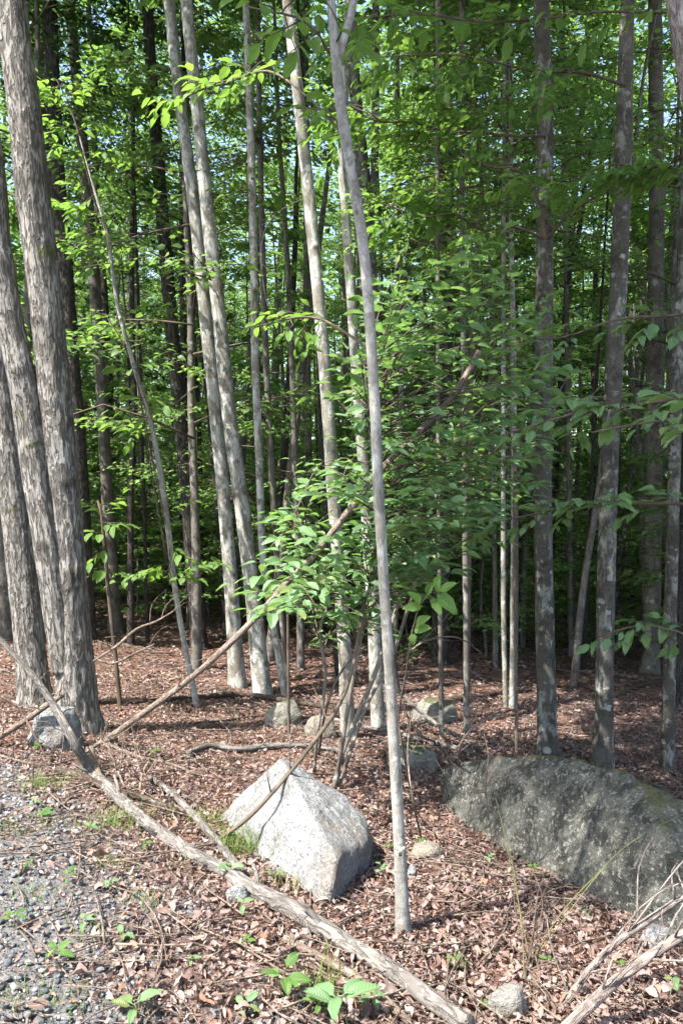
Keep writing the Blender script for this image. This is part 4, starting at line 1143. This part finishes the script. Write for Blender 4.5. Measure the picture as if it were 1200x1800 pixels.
# thorny green canes
for lab, sp in (
    ('yellow-green cane rising beside the boulder, nearly upright', [(934, 1752, 1.86), (925, 1660, 1.86, 2.9), (905, 1560, 1.55, 3.0), (886, 1470, 1.24, 3.1), (870, 1400, 1.24, 3.2)]),
    ('thin green cane standing close left of the yellow-green one', [(921, 1728, 1.86), (915, 1620, 1.86, 2.9), (900, 1520, 1.86, 3.0), (880, 1440, 1.24, 3.1)]),
    ('green cane arching over the long boulder to the edge', [(938, 1690, 1.86), (980, 1630, 1.86, 2.9), (1040, 1550, 1.86, 3.0), (1090, 1495, 1.86, 3.1), (1150, 1455, 1.55, 3.2), (1215, 1425, 1.24, 3.3)]),
    ('thin green cane running just below the arching one', [(930, 1700, 1.86), (990, 1600, 1.86, 2.95), (1050, 1535, 1.86, 3.05), (1085, 1500, 1.24, 3.1)])):
    stick('bramble_cane', lab, sp, B_CANE, 'cane', 'thin green canes by the boulder', 5, 3, .08, .05)

# ------------------------------------------------------------------ the leafy shrub in the middle
sh_b = on_ground(586, 1392)
shrub = empty('leafy_shrub', sh_b, 'big leafy shrub spreading behind the slender sapling and over the leaning pole', 'shrub')
stems = [
    [(586, 1392, 9.0), (600, 1330, 9.0, sh_b.y + .1), (626, 1262, 9.0, sh_b.y + .2), (660, 1180, 8.2, sh_b.y + .35), (700, 1060, 7.5, sh_b.y + .5), (745, 930, 6.8, sh_b.y + .7), (790, 800, 6.0, sh_b.y + .9), (820, 700, 4.5, sh_b.y + 1.1), (850, 600, 3.0, sh_b.y + 1.2)],
    [(590, 1385, 8.2), (604, 1290, 8.2, sh_b.y), (622, 1180, 7.5, sh_b.y), (640, 1090, 6.8, sh_b.y + .05), (655, 990, 6.0, sh_b.y + .1), (662, 880, 5.2, sh_b.y + .1), (650, 760, 3.8, sh_b.y + .1), (640, 640, 2.2, sh_b.y + .1)],
    [(552, 1362, 6.0), (558, 1290, 6.0, sh_b.y + .25), (572, 1190, 6.0, sh_b.y + .25), (562, 1110, 5.2, sh_b.y + .2), (575, 1060, 4.5, sh_b.y + .2), (560, 980, 3.8, sh_b.y + .1), (520, 900, 2.2, sh_b.y)],
    [(596, 1388, 6.8), (640, 1250, 6.8, sh_b.y + .5), (690, 1150, 6.8, sh_b.y + .8), (740, 1000, 6.0, sh_b.y + 1.0), (800, 860, 5.2, sh_b.y + 1.1), (850, 720, 3.8, sh_b.y + 1.2), (870, 560, 2.2, sh_b.y + 1.4)],
]
nodes = []
for sp in stems:
    P, r = path(sp)
    obj('stem', tube_mesh('stem', [tube(P, r, 9, .05, smooth_disp(next_seed()), 5)], B_STEM, sh_b), shrub)
    C, _ = resample(P, r, .08)
    nodes += [c for c in C if c[2] > sh_b.z + .75]
nodes = np.array(nodes)

def in_poly(x, y, poly):
    c = False
    for i in range(len(poly)):
        (x1, y1), (x2, y2) = poly[i], poly[i - 1]
        if (y1 > y) != (y2 > y) and x < (x2 - x1) * (y - y1) / (y2 - y1) + x1: c = not c
    return c

def grow(root, nodes, poly, nspray, Yr, L, nl, mat, parts, seed, ln=(.35, .8), bmat=B_TWIG, pull=.35, lift=.10, droop=.25, fan=0):
    """sprays whose tips fill that region of space, each hung on the nearest stem lower down"""
    rng = np.random.default_rng(seed)
    xs, ys = [p[0] for p in poly], [p[1] for p in poly]
    specs = []
    k = 0
    while k < nspray:
        px, py = rng.uniform(min(xs), max(xs)), rng.uniform(min(ys), max(ys))
        if not in_poly(px, py, poly): continue
        k += 1
        tip = np.array(at(px, py, rng.uniform(*Yr)))
        dv = nodes - tip
        sc = np.linalg.norm(dv, axis=1) + np.maximum(0, dv[:, 2] + .05) * 1.5
        i = np.argsort(sc)[:6]
        a = nodes[rng.choice(i)]
        d = tip - a; L0 = np.linalg.norm(d)
        if L0 < .12: continue
        mid = a + d * .55 + np.array([0, 0, lift * L0])
        leafy = min(L0 * .8, rng.uniform(*ln))
        u = d / L0
        s0 = tip - (u + np.array([0, 0, .05])) * leafy
        o = np.array(root.location)
        br = obj('branch', tube_mesh('branch', [tube([a, mid * .6 + s0 * .4 if L0 > leafy * 1.3 else mid, tip], [.0045 + .002 * L0, .0035, .0012], 5, .08, None, k)], bmat, root.location), root)
        m = max(3, int(nl * leafy / ln[1] * rng.uniform(.8, 1.2)))
        st = 1 - leafy / L0
        C, _ = resample([a, mid * .6 + s0 * .4 if L0 > leafy * 1.3 else mid, tip], [1, 1, 1], .05)
        i0 = int(st * (len(C) - 1))
        specs.append((br, spray_leaves(C[i0], C[-1], m, L, droop, .33, 0.0, rng)))
        for q in range(2 if leafy > .4 else 1):          # a side shoot or two
            j = rng.integers(i0, len(C))
            aa = C[j]; side = np.cross(u, [0, 0, 1.0]) * rng.choice([-1, 1]); side /= np.linalg.norm(side) + 1e-9
            tt = aa + (u * .5 + side * .8 + np.array([0, 0, rng.uniform(-.2, .15)])) * leafy * rng.uniform(.35, .6)
            specs.append((br, spray_leaves(aa, tt, max(3, m // 2), L, droop, .33, 0.1, rng)))
    make_leaves(root, specs, mat, parts)
    return specs

shrub_poly = [(395, 1040), (470, 1000), (480, 900), (540, 840), (590, 760), (560, 650), (640, 560), (660, 470), (760, 420), (880, 430), (985, 500), (990, 640), (1000, 740), (960, 860), (900, 960), (820, 985),
              (760, 1000), (690, 1020), (660, 1120), (590, 1120), (540, 1060), (460, 1070), (420, 1070)]
low_poly = [(385, 1040), (465, 985), (485, 890), (560, 810), (660, 770), (820, 790), (900, 920), (830, 1000), (700, 1060), (670, 1130), (590, 1135), (540, 1070), (450, 1085)]
grow(shrub, nodes, low_poly, 100, (sh_b.y - .85, sh_b.y + .7), .122, 10, L_BUSH, 150, 11, (.3, .65), droop=.12)
grow(shrub, nodes, shrub_poly, 225, (sh_b.y - .6, sh_b.y + 1.3), .122, 10, L_BUSH, 150, 12, (.35, .75), droop=.08)

# a nearer spray of toothed leaves hanging from the sapling side
bs_b = on_ground(726, 1420)
bs = empty('beech_seedling', bs_b, 'thin shoot with a few bright toothed leaves right of the slender sapling', 'sapling')
bY = 3.1
shoot = [at(700, 1260, bY + .2), at(712, 1190, bY + .1), at(722, 1120, bY), at(738, 1062, bY), at(756, 1042, bY), at(772, 1040, bY)]
shoot = [bs_b, at(712, 1340, bY + .35)] + shoot
obj('stem', tube_mesh('stem', [tube(shoot, [.004, .004, .0035, .0032, .003, .0028, .002, .0012], 6, .05, None, 3)], B_TWIG, bs_b), bs)
sp = []
for (ax, ay, tx, ty, L) in ((738, 1062, 722, 1040, .085), (742, 1066, 702, 1066, .085), (750, 1046, 757, 1026, .075), (766, 1040, 768, 1020, .095), (772, 1040, 803, 1022, .085), (768, 1042, 800, 1074, .115), (758, 1050, 772, 1072, .085),
                            (730, 1100, 748, 1084, .085), (726, 1108, 752, 1102, .085), (724, 1114, 726, 1128, .07), (722, 1165, 722, 1158, .04)):
    A, T = np.array(at(ax, ay, bY)), np.array(at(tx, ty, bY - .05))
    sp.append((None, (A[None], (T - A)[None] / np.linalg.norm(T - A), np.array([[RNG.normal(0, .25), -.75, .65]]), np.array([L]))))
make_leaves(bs, sp, L_LIT, 40)

# ------------------------------------------------------------------ leafy branches reaching into the frame
def leafy_branch(name, label, spec, sprays, mat, L, Yd, parts, cat='branch', bmat=B_TWIG, nl=7, group=None, tilt=.35, droop=.3, seed=0, root=None):
    """spec: the woody branch; sprays: (px0, py0, px1, py1) of each leafy shoot"""
    rng = np.random.default_rng(seed + 70)
    P, r = path(spec)
    if root is None: root = empty(name, P[0], label, cat, group)
    obj('limb', tube_mesh('limb', [tube(P, r, 7, .06, None, seed)], bmat, root.location), root)
    C, _ = resample(P, r, .05)
    specs = []
    for (x0, y0, x1, y1) in sprays:
        dy = rng.uniform(-.25, .25)
        a, b = np.array(at(x0, y0, Yd + dy * .4)), np.array(at(x1, y1, Yd + dy))
        k = np.argmin(np.linalg.norm(C - a, axis=1))
        br = obj('branch', tube_mesh('branch', [tube([C[k], a + (0, 0, .01), b], [.004, .003, .0012], 5, .08, None, 1)], bmat, root.location), root)
        n = max(3, int(np.linalg.norm(b - a) / L * nl * .4))
        specs.append((br, spray_leaves(a, b, n, L, droop, tilt, .05, rng)))
        if np.linalg.norm(b - a) > 3 * L:
            for q in range(4):
                u = rng.uniform(.1, .9); c = a + (b - a) * u; d = (b - a) / np.linalg.norm(b - a)
                s = np.cross(d, [0, 0, 1.0]) * (1 if q % 2 else -1)
                specs.append((br, spray_leaves(c, c + (d * .7 + s * .8) * L * 2.6 + np.array([0, 0, rng.uniform(-.08, .05)]), max(3, n // 2), L, droop, tilt, .1, rng)))
    make_leaves(root, specs, mat, parts)
    return root

leafy_branch('leafy_branch', 'bright backlit leaves hanging into the top centre from the forked sapling',
             [(624, 40, 8, 3.1), (590, 105, 6, 3.05), (560, 60, 5, 3.0), (520, 30, 4, 2.95), (470, 20, 3, 2.9), (430, 10, 3, 2.9)],
             [(560, 60, 500, 100), (530, 40, 440, 80), (500, 20, 540, -20), (520, 30, 600, 10), (480, 20, 420, -10), (600, 60, 560, -20), (500, 30, 520, 90)], L_LIT, .115, 2.95, 60, nl=6, droop=.55, seed=1)
leafy_branch('leafy_branch', 'row of yellow-green leaves left of the sapling below its fork',
             [(600, 220, 4, 3.2), (575, 195, 4, 3.2), (545, 190, 3, 3.2), (520, 190, 2, 3.2)],
             [(590, 200, 515, 190), (600, 240, 545, 245), (595, 180, 560, 165), (580, 210, 550, 200)], L_LIT, .075, 3.2, 40, nl=7, droop=.3, seed=2)
leafy_branch('leafy_branch', 'bright leaf spray in front of the close pale pair near the top',
             [(606, 240, 5, sap_b.y + .02), (540, 170, 4, 3.9), (470, 125, 4, 4.7), (400, 145, 4, 5.0), (350, 160, 3, 5.0), (300, 185, 2, 5.0)],
             [(400, 145, 320, 140), (380, 150, 290, 180), (440, 120, 380, 110), (460, 110, 400, 170), (360, 150, 330, 120), (500, 110, 440, 130)], L_LIT, .10, 5.0, 50, nl=8, seed=3)
leafy_branch('leafy_branch', 'leaf spray reaching left from behind the leafy shrub past the pale trunk',
             [(652, 620, 5, sap_b.y + .02), (615, 590, 5, 4.0), (560, 560, 5, 4.8), (510, 560, 4, 4.8), (450, 575, 3, 4.8)],
             [(560, 560, 490, 545), (520, 560, 440, 575), (540, 565, 520, 610), (500, 560, 455, 548), (560, 580, 530, 630), (600, 590, 545, 540), (515, 575, 495, 590)], L_LIT, .10, 4.8, 60, nl=8, seed=4)
leafy_branch('leafy_branch', 'large leaves at the edge in front of the grey trunks',
             [(1480, 680, 8, 3.8), (1260, 720, 6, 2.9), (1200, 735, 5, 2.9), (1120, 745, 4, 3.2), (1040, 760, 3, 3.4)],
             [(1200, 735, 1135, 720), (1230, 720, 1160, 690), (1220, 740, 1170, 750), (1250, 700, 1190, 700), (1230, 750, 1200, 760)], L_BUSH, .13, 2.9, 40, nl=8, seed=5, droop=.15, tilt=.25)
leafy_branch('leafy_branch', 'broad flat spray of leaves in front of the two grey trunks halfway up',
             [(1480, 650, 9, 5.3), (1260, 690, 7, 4.4), (1160, 705, 6, 4.3), (1080, 715, 5, 4.3), (1000, 730, 4, 4.3), (930, 750, 3, 4.3)],
             [(1160, 705, 1090, 690), (1120, 710, 1040, 720), (1080, 715, 990, 700), (1050, 720, 970, 760), (1000, 730, 930, 720), (980, 735, 900, 770), (1100, 715, 1060, 760), (1030, 720, 1010, 780), (1200, 700, 1130, 670), (1160, 710, 1120, 750)],
             L_BUSH, .115, 4.3, 120, nl=10, seed=6, droop=.1, tilt=.25)
leafy_branch('leafy_branch', 'darker leaf spray crossing the grey trunks below the broad one',
             [(1480, 840, 8, 5.5), (1260, 880, 6, 4.6), (1160, 885, 6, 4.6), (1060, 885, 5, 4.6), (960, 900, 4, 4.6), (880, 915, 3, 4.6)],
             [(1160, 885, 1080, 870), (1100, 885, 1010, 880), (1040, 885, 950, 880), (980, 895, 890, 890), (960, 900, 900, 940), (900, 910, 830, 910), (880, 915, 820, 950), (1010, 890, 970, 930), (1130, 890, 1080, 920), (1200, 880, 1150, 860)],
             L_BUSH, .11, 4.6, 110, nl=10, seed=7, droop=.1, tilt=.25)
leafy_branch('leafy_branch', 'leaf spray low between the grey-brown trunk and the edge trunk',
             [(1480, 1090, 7, 5.7), (1260, 1130, 5, 4.8), (1190, 1110, 4, 4.8), (1120, 1100, 4, 4.9), (1050, 1120, 3, 5.0)],
             [(1190, 1110, 1110, 1090), (1140, 1105, 1080, 1130), (1120, 1100, 1040, 1130), (1200, 1120, 1160, 1150), (1220, 1110, 1150, 1080)], L_BUSH, .12, 4.9, 30, nl=8, seed=8)
leafy_branch('leafy_branch', 'loose leaf spray around the trunks just above the broad flat one',
             [(1480, 500, 8, 5.8), (1260, 540, 6, 4.9), (1180, 555, 5, 4.9), (1090, 560, 4, 4.9), (1000, 590, 3, 4.9), (930, 600, 2, 4.9)],
             [(1180, 555, 1110, 540), (1120, 560, 1060, 590), (1060, 570, 980, 570), (1000, 590, 930, 580), (1010, 590, 960, 630), (1150, 560, 1110, 610), (1220, 550, 1180, 600)], L_BUSH, .11, 4.9, 80, nl=10, seed=9, droop=.1, tilt=.25)
for i, (yy, lab) in enumerate(((30, 'topmost leafy bough reaching across above the grey trunks'), (120, 'leafy bough second from the top in front of the grey trunks'), (215, 'drooping leafy bough under the top two, left of the dark grey trunk'),
                               (300, 'leafy bough around the upper grey-brown trunk'), (390, 'lowest of the high leafy boughs, over the shrub'))):
    x0, x1 = [(1260, 640), (1099, 640), (957, 600), (1270, 960), (956, 640)][i]
    Yb = [3.6, J_Y - .1, I_Y - .1, 5.4, I_Y - .1][i]
    rr2 = random.Random(i + 3)
    sag = [rr2.uniform(-16, 16) for _ in range(7)]
    pts7 = [(x0 + (x1 - x0) * k / 6, yy + 60 * (.5 - k / 6) * [-.5, 1, .8, -.6, 1][i] + (sag[k] if k else 0), 5.5 - 4 * k / 6, Yb - .9 * k / 6 * (i in (1, 2, 4)) + .12 * sag[k] / 16) for k in range(7)]
    sp_ = pts7
    sprs = []
    for q in range(17):
        t = rr2.uniform(.12, 1); j = min(5, int(t * 6)); f = t * 6 - j
        bx = pts7[j][0] * (1 - f) + pts7[j + 1][0] * f; by = pts7[j][1] * (1 - f) + pts7[j + 1][1] * f
        dx = (1 if x1 > x0 else -1) * rr2.uniform(30, 90); dyy = rr2.uniform(-45, 60)
        sprs.append((bx, by, bx + dx, by + dyy))
    Yb = Yb - .45 * (i in (1, 2, 4))
    leafy_branch('leafy_bough', lab, sp_, sprs, L_LIT, .095, Yb, 45, nl=8, seed=20 + i, group='high leafy boughs')

# leaves of the two thin saplings by the thick trunk
Yo = O_[1].y
leafy_branch(None, None, [(238, 650, 4, Yo), (215, 600, 3, Yo), (190, 560, 2, Yo)],
             [(262, 730, 300, 680), (255, 700, 200, 690), (238, 650, 180, 640), (232, 640, 290, 640), (225, 600, 180, 560), (250, 690, 310, 720), (270, 760, 210, 750), (262, 730, 225, 780), (215, 560, 260, 530),
              (290, 900, 340, 880), (300, 960, 340, 990), (300, 1000, 230, 1010), (305, 1010, 380, 985), (300, 1010, 350, 1020), (290, 990, 260, 1000)], L_LIT, .12, Yo - .1, 70, nl=8, seed=40, root=O_[0])
Yo2 = Yo + .2
leafy_branch(None, None, [(190, 430, 4, Yo2), (160, 330, 3, Yo2), (140, 240, 3, Yo2), (120, 180, 2, Yo2), (100, 140, 2, Yo2)],
             [(190, 420, 130, 360), (180, 380, 90, 350), (175, 370, 210, 400), (160, 330, 110, 320), (150, 270, 90, 250), (150, 270, 210, 270), (145, 240, 80, 210), (140, 230, 190, 210), (130, 200, 70, 150), (125, 180, 170, 150), (110, 150, 60, 170), (150, 300, 200, 330), (120, 170, 150, 130), (165, 345, 120, 380)],
             L_LIT, .105, Yo2 - .1, 70, nl=8, seed=41, root=O_[0])
Yp = P_[1].y
leafy_branch(None, None, [(186, 980, 3, Yp), (180, 910, 3, Yp), (176, 890, 2, Yp)],
             [(184, 960, 150, 1000), (184, 1000, 205, 1005), (178, 900, 150, 880), (180, 910, 215, 870), (180, 920, 225, 920), (182, 940, 150, 930), (186, 1000, 160, 1010), (178, 890, 200, 880)], L_LIT, .125, Yp, 60, nl=9, seed=42, root=P_[0])

# ------------------------------------------------------------------ small plants and grass on the verge
def plant(label, px, py, leaves, L, h=.06, mat=L_LIT, name='seedling', cat='plant', seed=0, spread=1.0, group='small plants on the floor'):
    b = on_ground(px, py)
    root = empty(name, b, label, cat, group)
    rng = np.random.default_rng(seed + 500)
    o = np.array(b)
    top = o + np.array([rng.normal(0, .01), rng.normal(0, .01), h])
    obj('stem', tube_mesh('stem', [tube([o - (0, 0, .02), (o + top) / 2 + rng.normal(0, .006, 3), top], [.0022, .002, .0015], 5, .03, None, seed)], B_CANE, b), root)
    specs = []
    for k in range(leaves):
        a = k * 2.4 + rng.uniform(-.3, .3)
        base = o + (top - o) * rng.uniform(.6, 1)
        D = np.array([math.cos(a), math.sin(a), rng.uniform(-.15, .5)]); D /= np.linalg.norm(D)
        Nn = np.array([0, -.25, 1.0]) + rng.normal(0, .2, 3)
        specs.append((None, (base[None] + D * L * .2 * spread, D[None], Nn[None], np.array([L * rng.uniform(.75, 1.15)]))))
    make_leaves(root, specs, mat, 60)

plant('broad dark-green leafy plant at the lower edge, its big leaf upright', 600, 1800, 5, .105, .10, L_BUSH, 'broadleaf_plant', seed=1)
plant('heart-leaved green plant growing at the long log', 404, 1552, 7, .055, .07, L_BUSH, 'broadleaf_plant', seed=2)
plant('seedling with lobed bright leaves on the small white boulder', 72, 1312, 5, .10, .05, L_LIT, seed=3)
plant('low plant with paired dull leaves at the lower edge', 238, 1790, 5, .07, .05, L_BUSH, 'broadleaf_plant', seed=4)
plant('narrow-leaved green shoot left of the broad-leaved plant', 492, 1750, 6, .07, .09, L_LIT, seed=5)
plant('small leafy shoot right under the broad-leaved plant', 560, 1790, 7, .05, .06, L_LIT, seed=6)
plant('light green seedling beside the flat tan rock', 738, 1502, 4, .06, .04, L_LIT, seed=7)
for k, (px, py, n, L) in enumerate([(72, 1440, 7, .05), (60, 1420, 5, .04), (98, 1705, 4, .05), (150, 1625, 4, .045), (22, 1632, 5, .045), (430, 1612, 4, .04), (435, 1665, 4, .03), (195, 1570, 3, .04), (255, 1500, 4, .035), (330, 1700, 4, .025),
                                    (684, 1500, 5, .03), (676, 1548, 5, .03), (800, 1705, 5, .04), (858, 1520, 4, .03), (928, 1545, 4, .03), (1030, 1610, 4, .03), (1085, 1712, 4, .03), (1178, 1762, 4, .04), (862, 1780, 5, .03), (655, 1770, 5, .04),
                                    (268, 1335, 4, .05), (490, 1545, 6, .045), (400, 1490, 5, .05), (160, 1470, 4, .04), (960, 1700, 4, .03), (215, 1655, 3, .04), (120, 1560, 4, .035), (430, 1790, 4, .05), (50, 1530, 4, .03)]):
    where = 'on the gravel verge' if px < 260 and py > 1400 else ('in the leaves by the pointed boulder' if 380 < px < 700 and py < 1620 else ('in the leaves below the long boulder' if px > 780 else 'in the leaf litter'))
    plant('tiny green seedling ' + where, px, py, n, L, .03 + .02 * (k % 3), [L_LIT, L_BUSH][k % 2], seed=20 + k, group='tiny seedlings ' + where)

for where in ('on the gravel verge', 'in the leaves by the pointed boulder', 'in the leaves below the long boulder', 'in the leaf litter'):
    number_from_left([o for o in COL.objects if o.get('group') == 'tiny seedlings ' + where], 'tiny green seedling', where)

def tuft(label, px, py, n, h, spread, seed):
    b = on_ground(px, py)
    rng = np.random.default_rng(seed)
    V, F = [], []
    for k in range(n):
        ox, oy = rng.normal(0, spread, 2)
        z = g1(b.x + ox, b.y + oy) - b.z - .01
        a = rng.uniform(0, 6.28); ln = h * rng.uniform(.5, 1.15); bend = rng.uniform(.15, .9)
        d = np.array([math.cos(a), math.sin(a)]); w = rng.uniform(.0016, .0032)
        s = np.array([-d[1], d[0]])
        i = len(V)
        for t in (0, .35, .7, 1):
            c = np.array([ox, oy]) + d * ln * bend * t * t
            zz = z + ln * (t - .35 * bend * t * t)
            ww = w * (1 - .85 * t)
            V += [(*(c + s * ww), zz), (*(c - s * ww), zz)]
        for q in range(3): F.append((i + 2 * q, i + 2 * q + 1, i + 2 * q + 3, i + 2 * q + 2))
    tag(obj('grass_tuft', mesh('grass_tuft', V, np.array(F), L_GRASS, True), loc=b), label, 'grass', 'grass tufts', 'stuff')
for k, (px, py, n, h, sp_, lab) in enumerate([(78, 1385, 130, .10, .07, 'grass tuft in front of the small white boulder'), (222, 1450, 170, .11, .08, 'grass tuft growing along the upper side of the long log'),
                                              (432, 1500, 190, .16, .07, 'tall bright grass tuft at the left foot of the pointed boulder'), (365, 1445, 140, .09, .08, 'low grass patch left of the pointed boulder'),
                                              (150, 1368, 90, .08, .06, 'short grass between the dark damp branch and the small boulder'), (208, 1525, 60, .07, .06, 'sparse grass on the gravel below the long log'),
                                              (250, 1585, 50, .07, .05, 'thin grass sprig among gravel and leaves'), (575, 1745, 40, .16, .035, 'few upright grass blades under the lower end of the log'),
                                              (20, 1760, 60, .05, .06, 'low grass at the lower gravel corner'), (108, 1310, 60, .06, .06, 'short grass on top edge by the twin trunk foot'), (345, 1520, 50, .08, .05, 'thin grass just below the pale branch'), (40, 1460, 70, .07, .08, 'low grass at the edge on the gravel below the small white boulder'), (130, 1450, 60, .06, .07, 'sparse grass among gravel above its middle'),
                                              (60, 1580, 50, .06, .06, 'grass sprig in the middle of the gravel'), (170, 1640, 40, .06, .05, 'small grass sprig right of the mid gravel seedlings'), (125, 1770, 50, .06, .06, 'grass sprig on gravel at the lower edge'), (520, 1560, 70, .08, .06, 'grass at the front foot of the pointed boulder')]):
    tuft(lab, px, py, n, h, sp_, 800 + k)

# ------------------------------------------------------------------ leaf litter, gravel and twigs on the floor
def gnormal(x, y):
    e = .05
    return np.stack([-(gz(x + e, y) - gz(x - e, y)) / (2 * e), -(gz(x, y + e) - gz(x, y - e)) / (2 * e), np.ones_like(x)], 1)

def litter(n, y0, y1, widen, rng, power=1.0):
    y = y0 + (y1 - y0) * rng.uniform(0, 1, n) ** power
    x = rng.uniform(-1, 1, n) * (.47 * y + widen)
    keep = rng.uniform(0, 1, n) > gravel_mask(x, y) * .86
    x, y = x[keep], y[keep]; n = len(x)
    z = gz(x, y) + rng.uniform(.0, .02, n)
    a = rng.uniform(0, 2 * math.pi, n)
    nn = gnormal(x, y) + rng.normal(0, .42, (n, 3))
    D = np.stack([np.cos(a), np.sin(a), rng.normal(0, .25, n)], 1)
    return np.stack([x, y, z], 1), D, nn

rl = np.random.default_rng(12)
PA = [litter(100000, 1.7, 8.5, .7, rl, 1.3), litter(34000, 8, 24, 1.5, rl, 1.2)]
Pn, Dn, Nn = PA[0]
Ln = (.014 + .030 * rl.uniform(0, 1, len(Pn)) ** 1.4) * np.where(rl.uniform(0, 1, len(Pn)) < .05, 1.5, 1)
px, py, dep = proj(Pn)
vis = (px > 0) & (px < 1200) & (py > 1150) & (py < 1800)
score = np.where(vis, Ln / dep, 0) + np.where(Pn[:, 2] - gz(Pn[:, 0], Pn[:, 1]) > .018, .004, 0)
top = np.argsort(-score)[:300]
DRY_ME = [mesh('leaf', *t[:2], L_DRY, True, {'lf': ('FLOAT_VECTOR', t[2])}) for t in T_DRY]
X, Y, Z = frames(Dn[top], Nn[top])
for k, i in enumerate(top):
    L = Ln[i]; p = Pn[i]
    obj('leaf', DRY_ME[k % 12], ground, mw=Matrix(((X[k][0] * L, Y[k][0] * L, Z[k][0] * L, p[0]), (X[k][1] * L, Y[k][1] * L, Z[k][1] * L, p[1]), (X[k][2] * L, Y[k][2] * L, Z[k][2] * L, p[2] + .008), (0, 0, 0, 1))))
mask = np.ones(len(Pn), bool); mask[top] = False
bt = []
idx = np.where(mask)[0]
for k in range(12):
    s = idx[k::12]
    bt.append(leaf_batch(T_DRY[k], Pn[s], Dn[s], Nn[s], Ln[s]))
Pf, Df, Nf = PA[1]
bt.append(leaf_batch(T_QUAD, Pf, Df, Nf, rl.uniform(.04, .08, len(Pf))))
tag(obj('leaf_litter', leaf_mesh('leaf_litter', bt, L_DRY, True), ground), kind='stuff')

# gravel: shale chips, thinning out into the leaves
rg_ = np.random.default_rng(33)
CH = []
for k in range(6):
    V, F = ICO[1]
    W = V * np.array([1, rg_.uniform(.55, .9), rg_.uniform(.28, .5)])
    W = np.sign(W) * np.abs(W) ** .8 + rg_.normal(0, .12, W.shape)
    CH.append((W * .5, F))
n = 52000
y = 1.6 + 3.6 * rg_.uniform(0, 1, n) ** 1.15; x = -(.47 * y + .5) + rg_.uniform(0, 1, n) * (.47 * y + 1.1)
gm = gravel_mask(x, y)
dens = .35 + .65 * np.clip(fbm(np.stack([x, y, x * 0], 1) * 2.3, 2, 8) + .5, 0, 1)
keep = rg_.uniform(0, 1, n) < gm * dens + .012
x, y = x[keep], y[keep]; n = len(x)
sz = .006 + .032 * rg_.uniform(0, 1, n) ** 4.5
z = gz(x, y) + sz * .08 + .004
a = rg_.uniform(0, 6.28, n)
D = np.stack([np.cos(a), np.sin(a), rg_.normal(0, .25, n)], 1); Nc = gnormal(x, y) + rg_.normal(0, .3, (n, 3))
Pg = np.stack([x, y, z], 1)
px, py, dep = proj(Pg)
score = np.where((px > 0) & (px < 1200) & (py < 1800), sz / dep, 0)
top = np.argsort(-score)[:300]
CH_ME = [mesh('stone', W, F, M_CHIP, False) for W, F in CH]
X, Y, Z = frames(D[top], Nc[top])
for k, i in enumerate(top):
    L = sz[i]; p = Pg[i]
    obj('stone', CH_ME[k % 6], ground, mw=Matrix(((X[k][0] * L, Y[k][0] * L, Z[k][0] * L, p[0]), (X[k][1] * L, Y[k][1] * L, Z[k][1] * L, p[1]), (X[k][2] * L, Y[k][2] * L, Z[k][2] * L, p[2]), (0, 0, 0, 1))))
mask = np.ones(n, bool); mask[top] = False
idx = np.where(mask)[0]
bt = []
for k in range(6):
    s = idx[k::6]
    W, F = CH[k]
    bt.append(leaf_batch((W, F, W * 0), Pg[s], D[s], Nc[s], sz[s]))
tag(obj('gravel', leaf_mesh('gravel', bt, M_CHIP, False), ground), kind='stuff')

# fine twigs lying everywhere in the litter
rt = np.random.default_rng(55)
parts = []
for k in range(2000):
    y = 1.9 + 14 * rt.random() ** 1.4; x = rt.uniform(-1, 1) * (.47 * y + .6)
    a = rt.uniform(0, 6.28); L = rt.uniform(.08, .5) * (1 + y * .04)
    r0 = rt.uniform(.0012, .0042) * (1 + y * .05)
    pts = []
    bend = rt.normal(0, .25)
    for t in (-.5, -.15, .2, .5):
        aa = a + bend * t
        qx, qy = x + math.cos(aa) * L * t, y + math.sin(aa) * L * t
        pts.append((qx, qy, t))
    zs = gz([p[0] for p in pts], [p[1] for p in pts]) + .018 + rt.uniform(0, .02, 4)
    parts.append(tube([(p[0], p[1], zz) for p, zz in zip(pts, zs)], [r0, r0, r0 * .8, r0 * .5], 4, .12, None, k % 17))
tag(obj('twig_litter', tube_mesh('twig_litter', parts, B_DEAD), ground), kind='stuff')
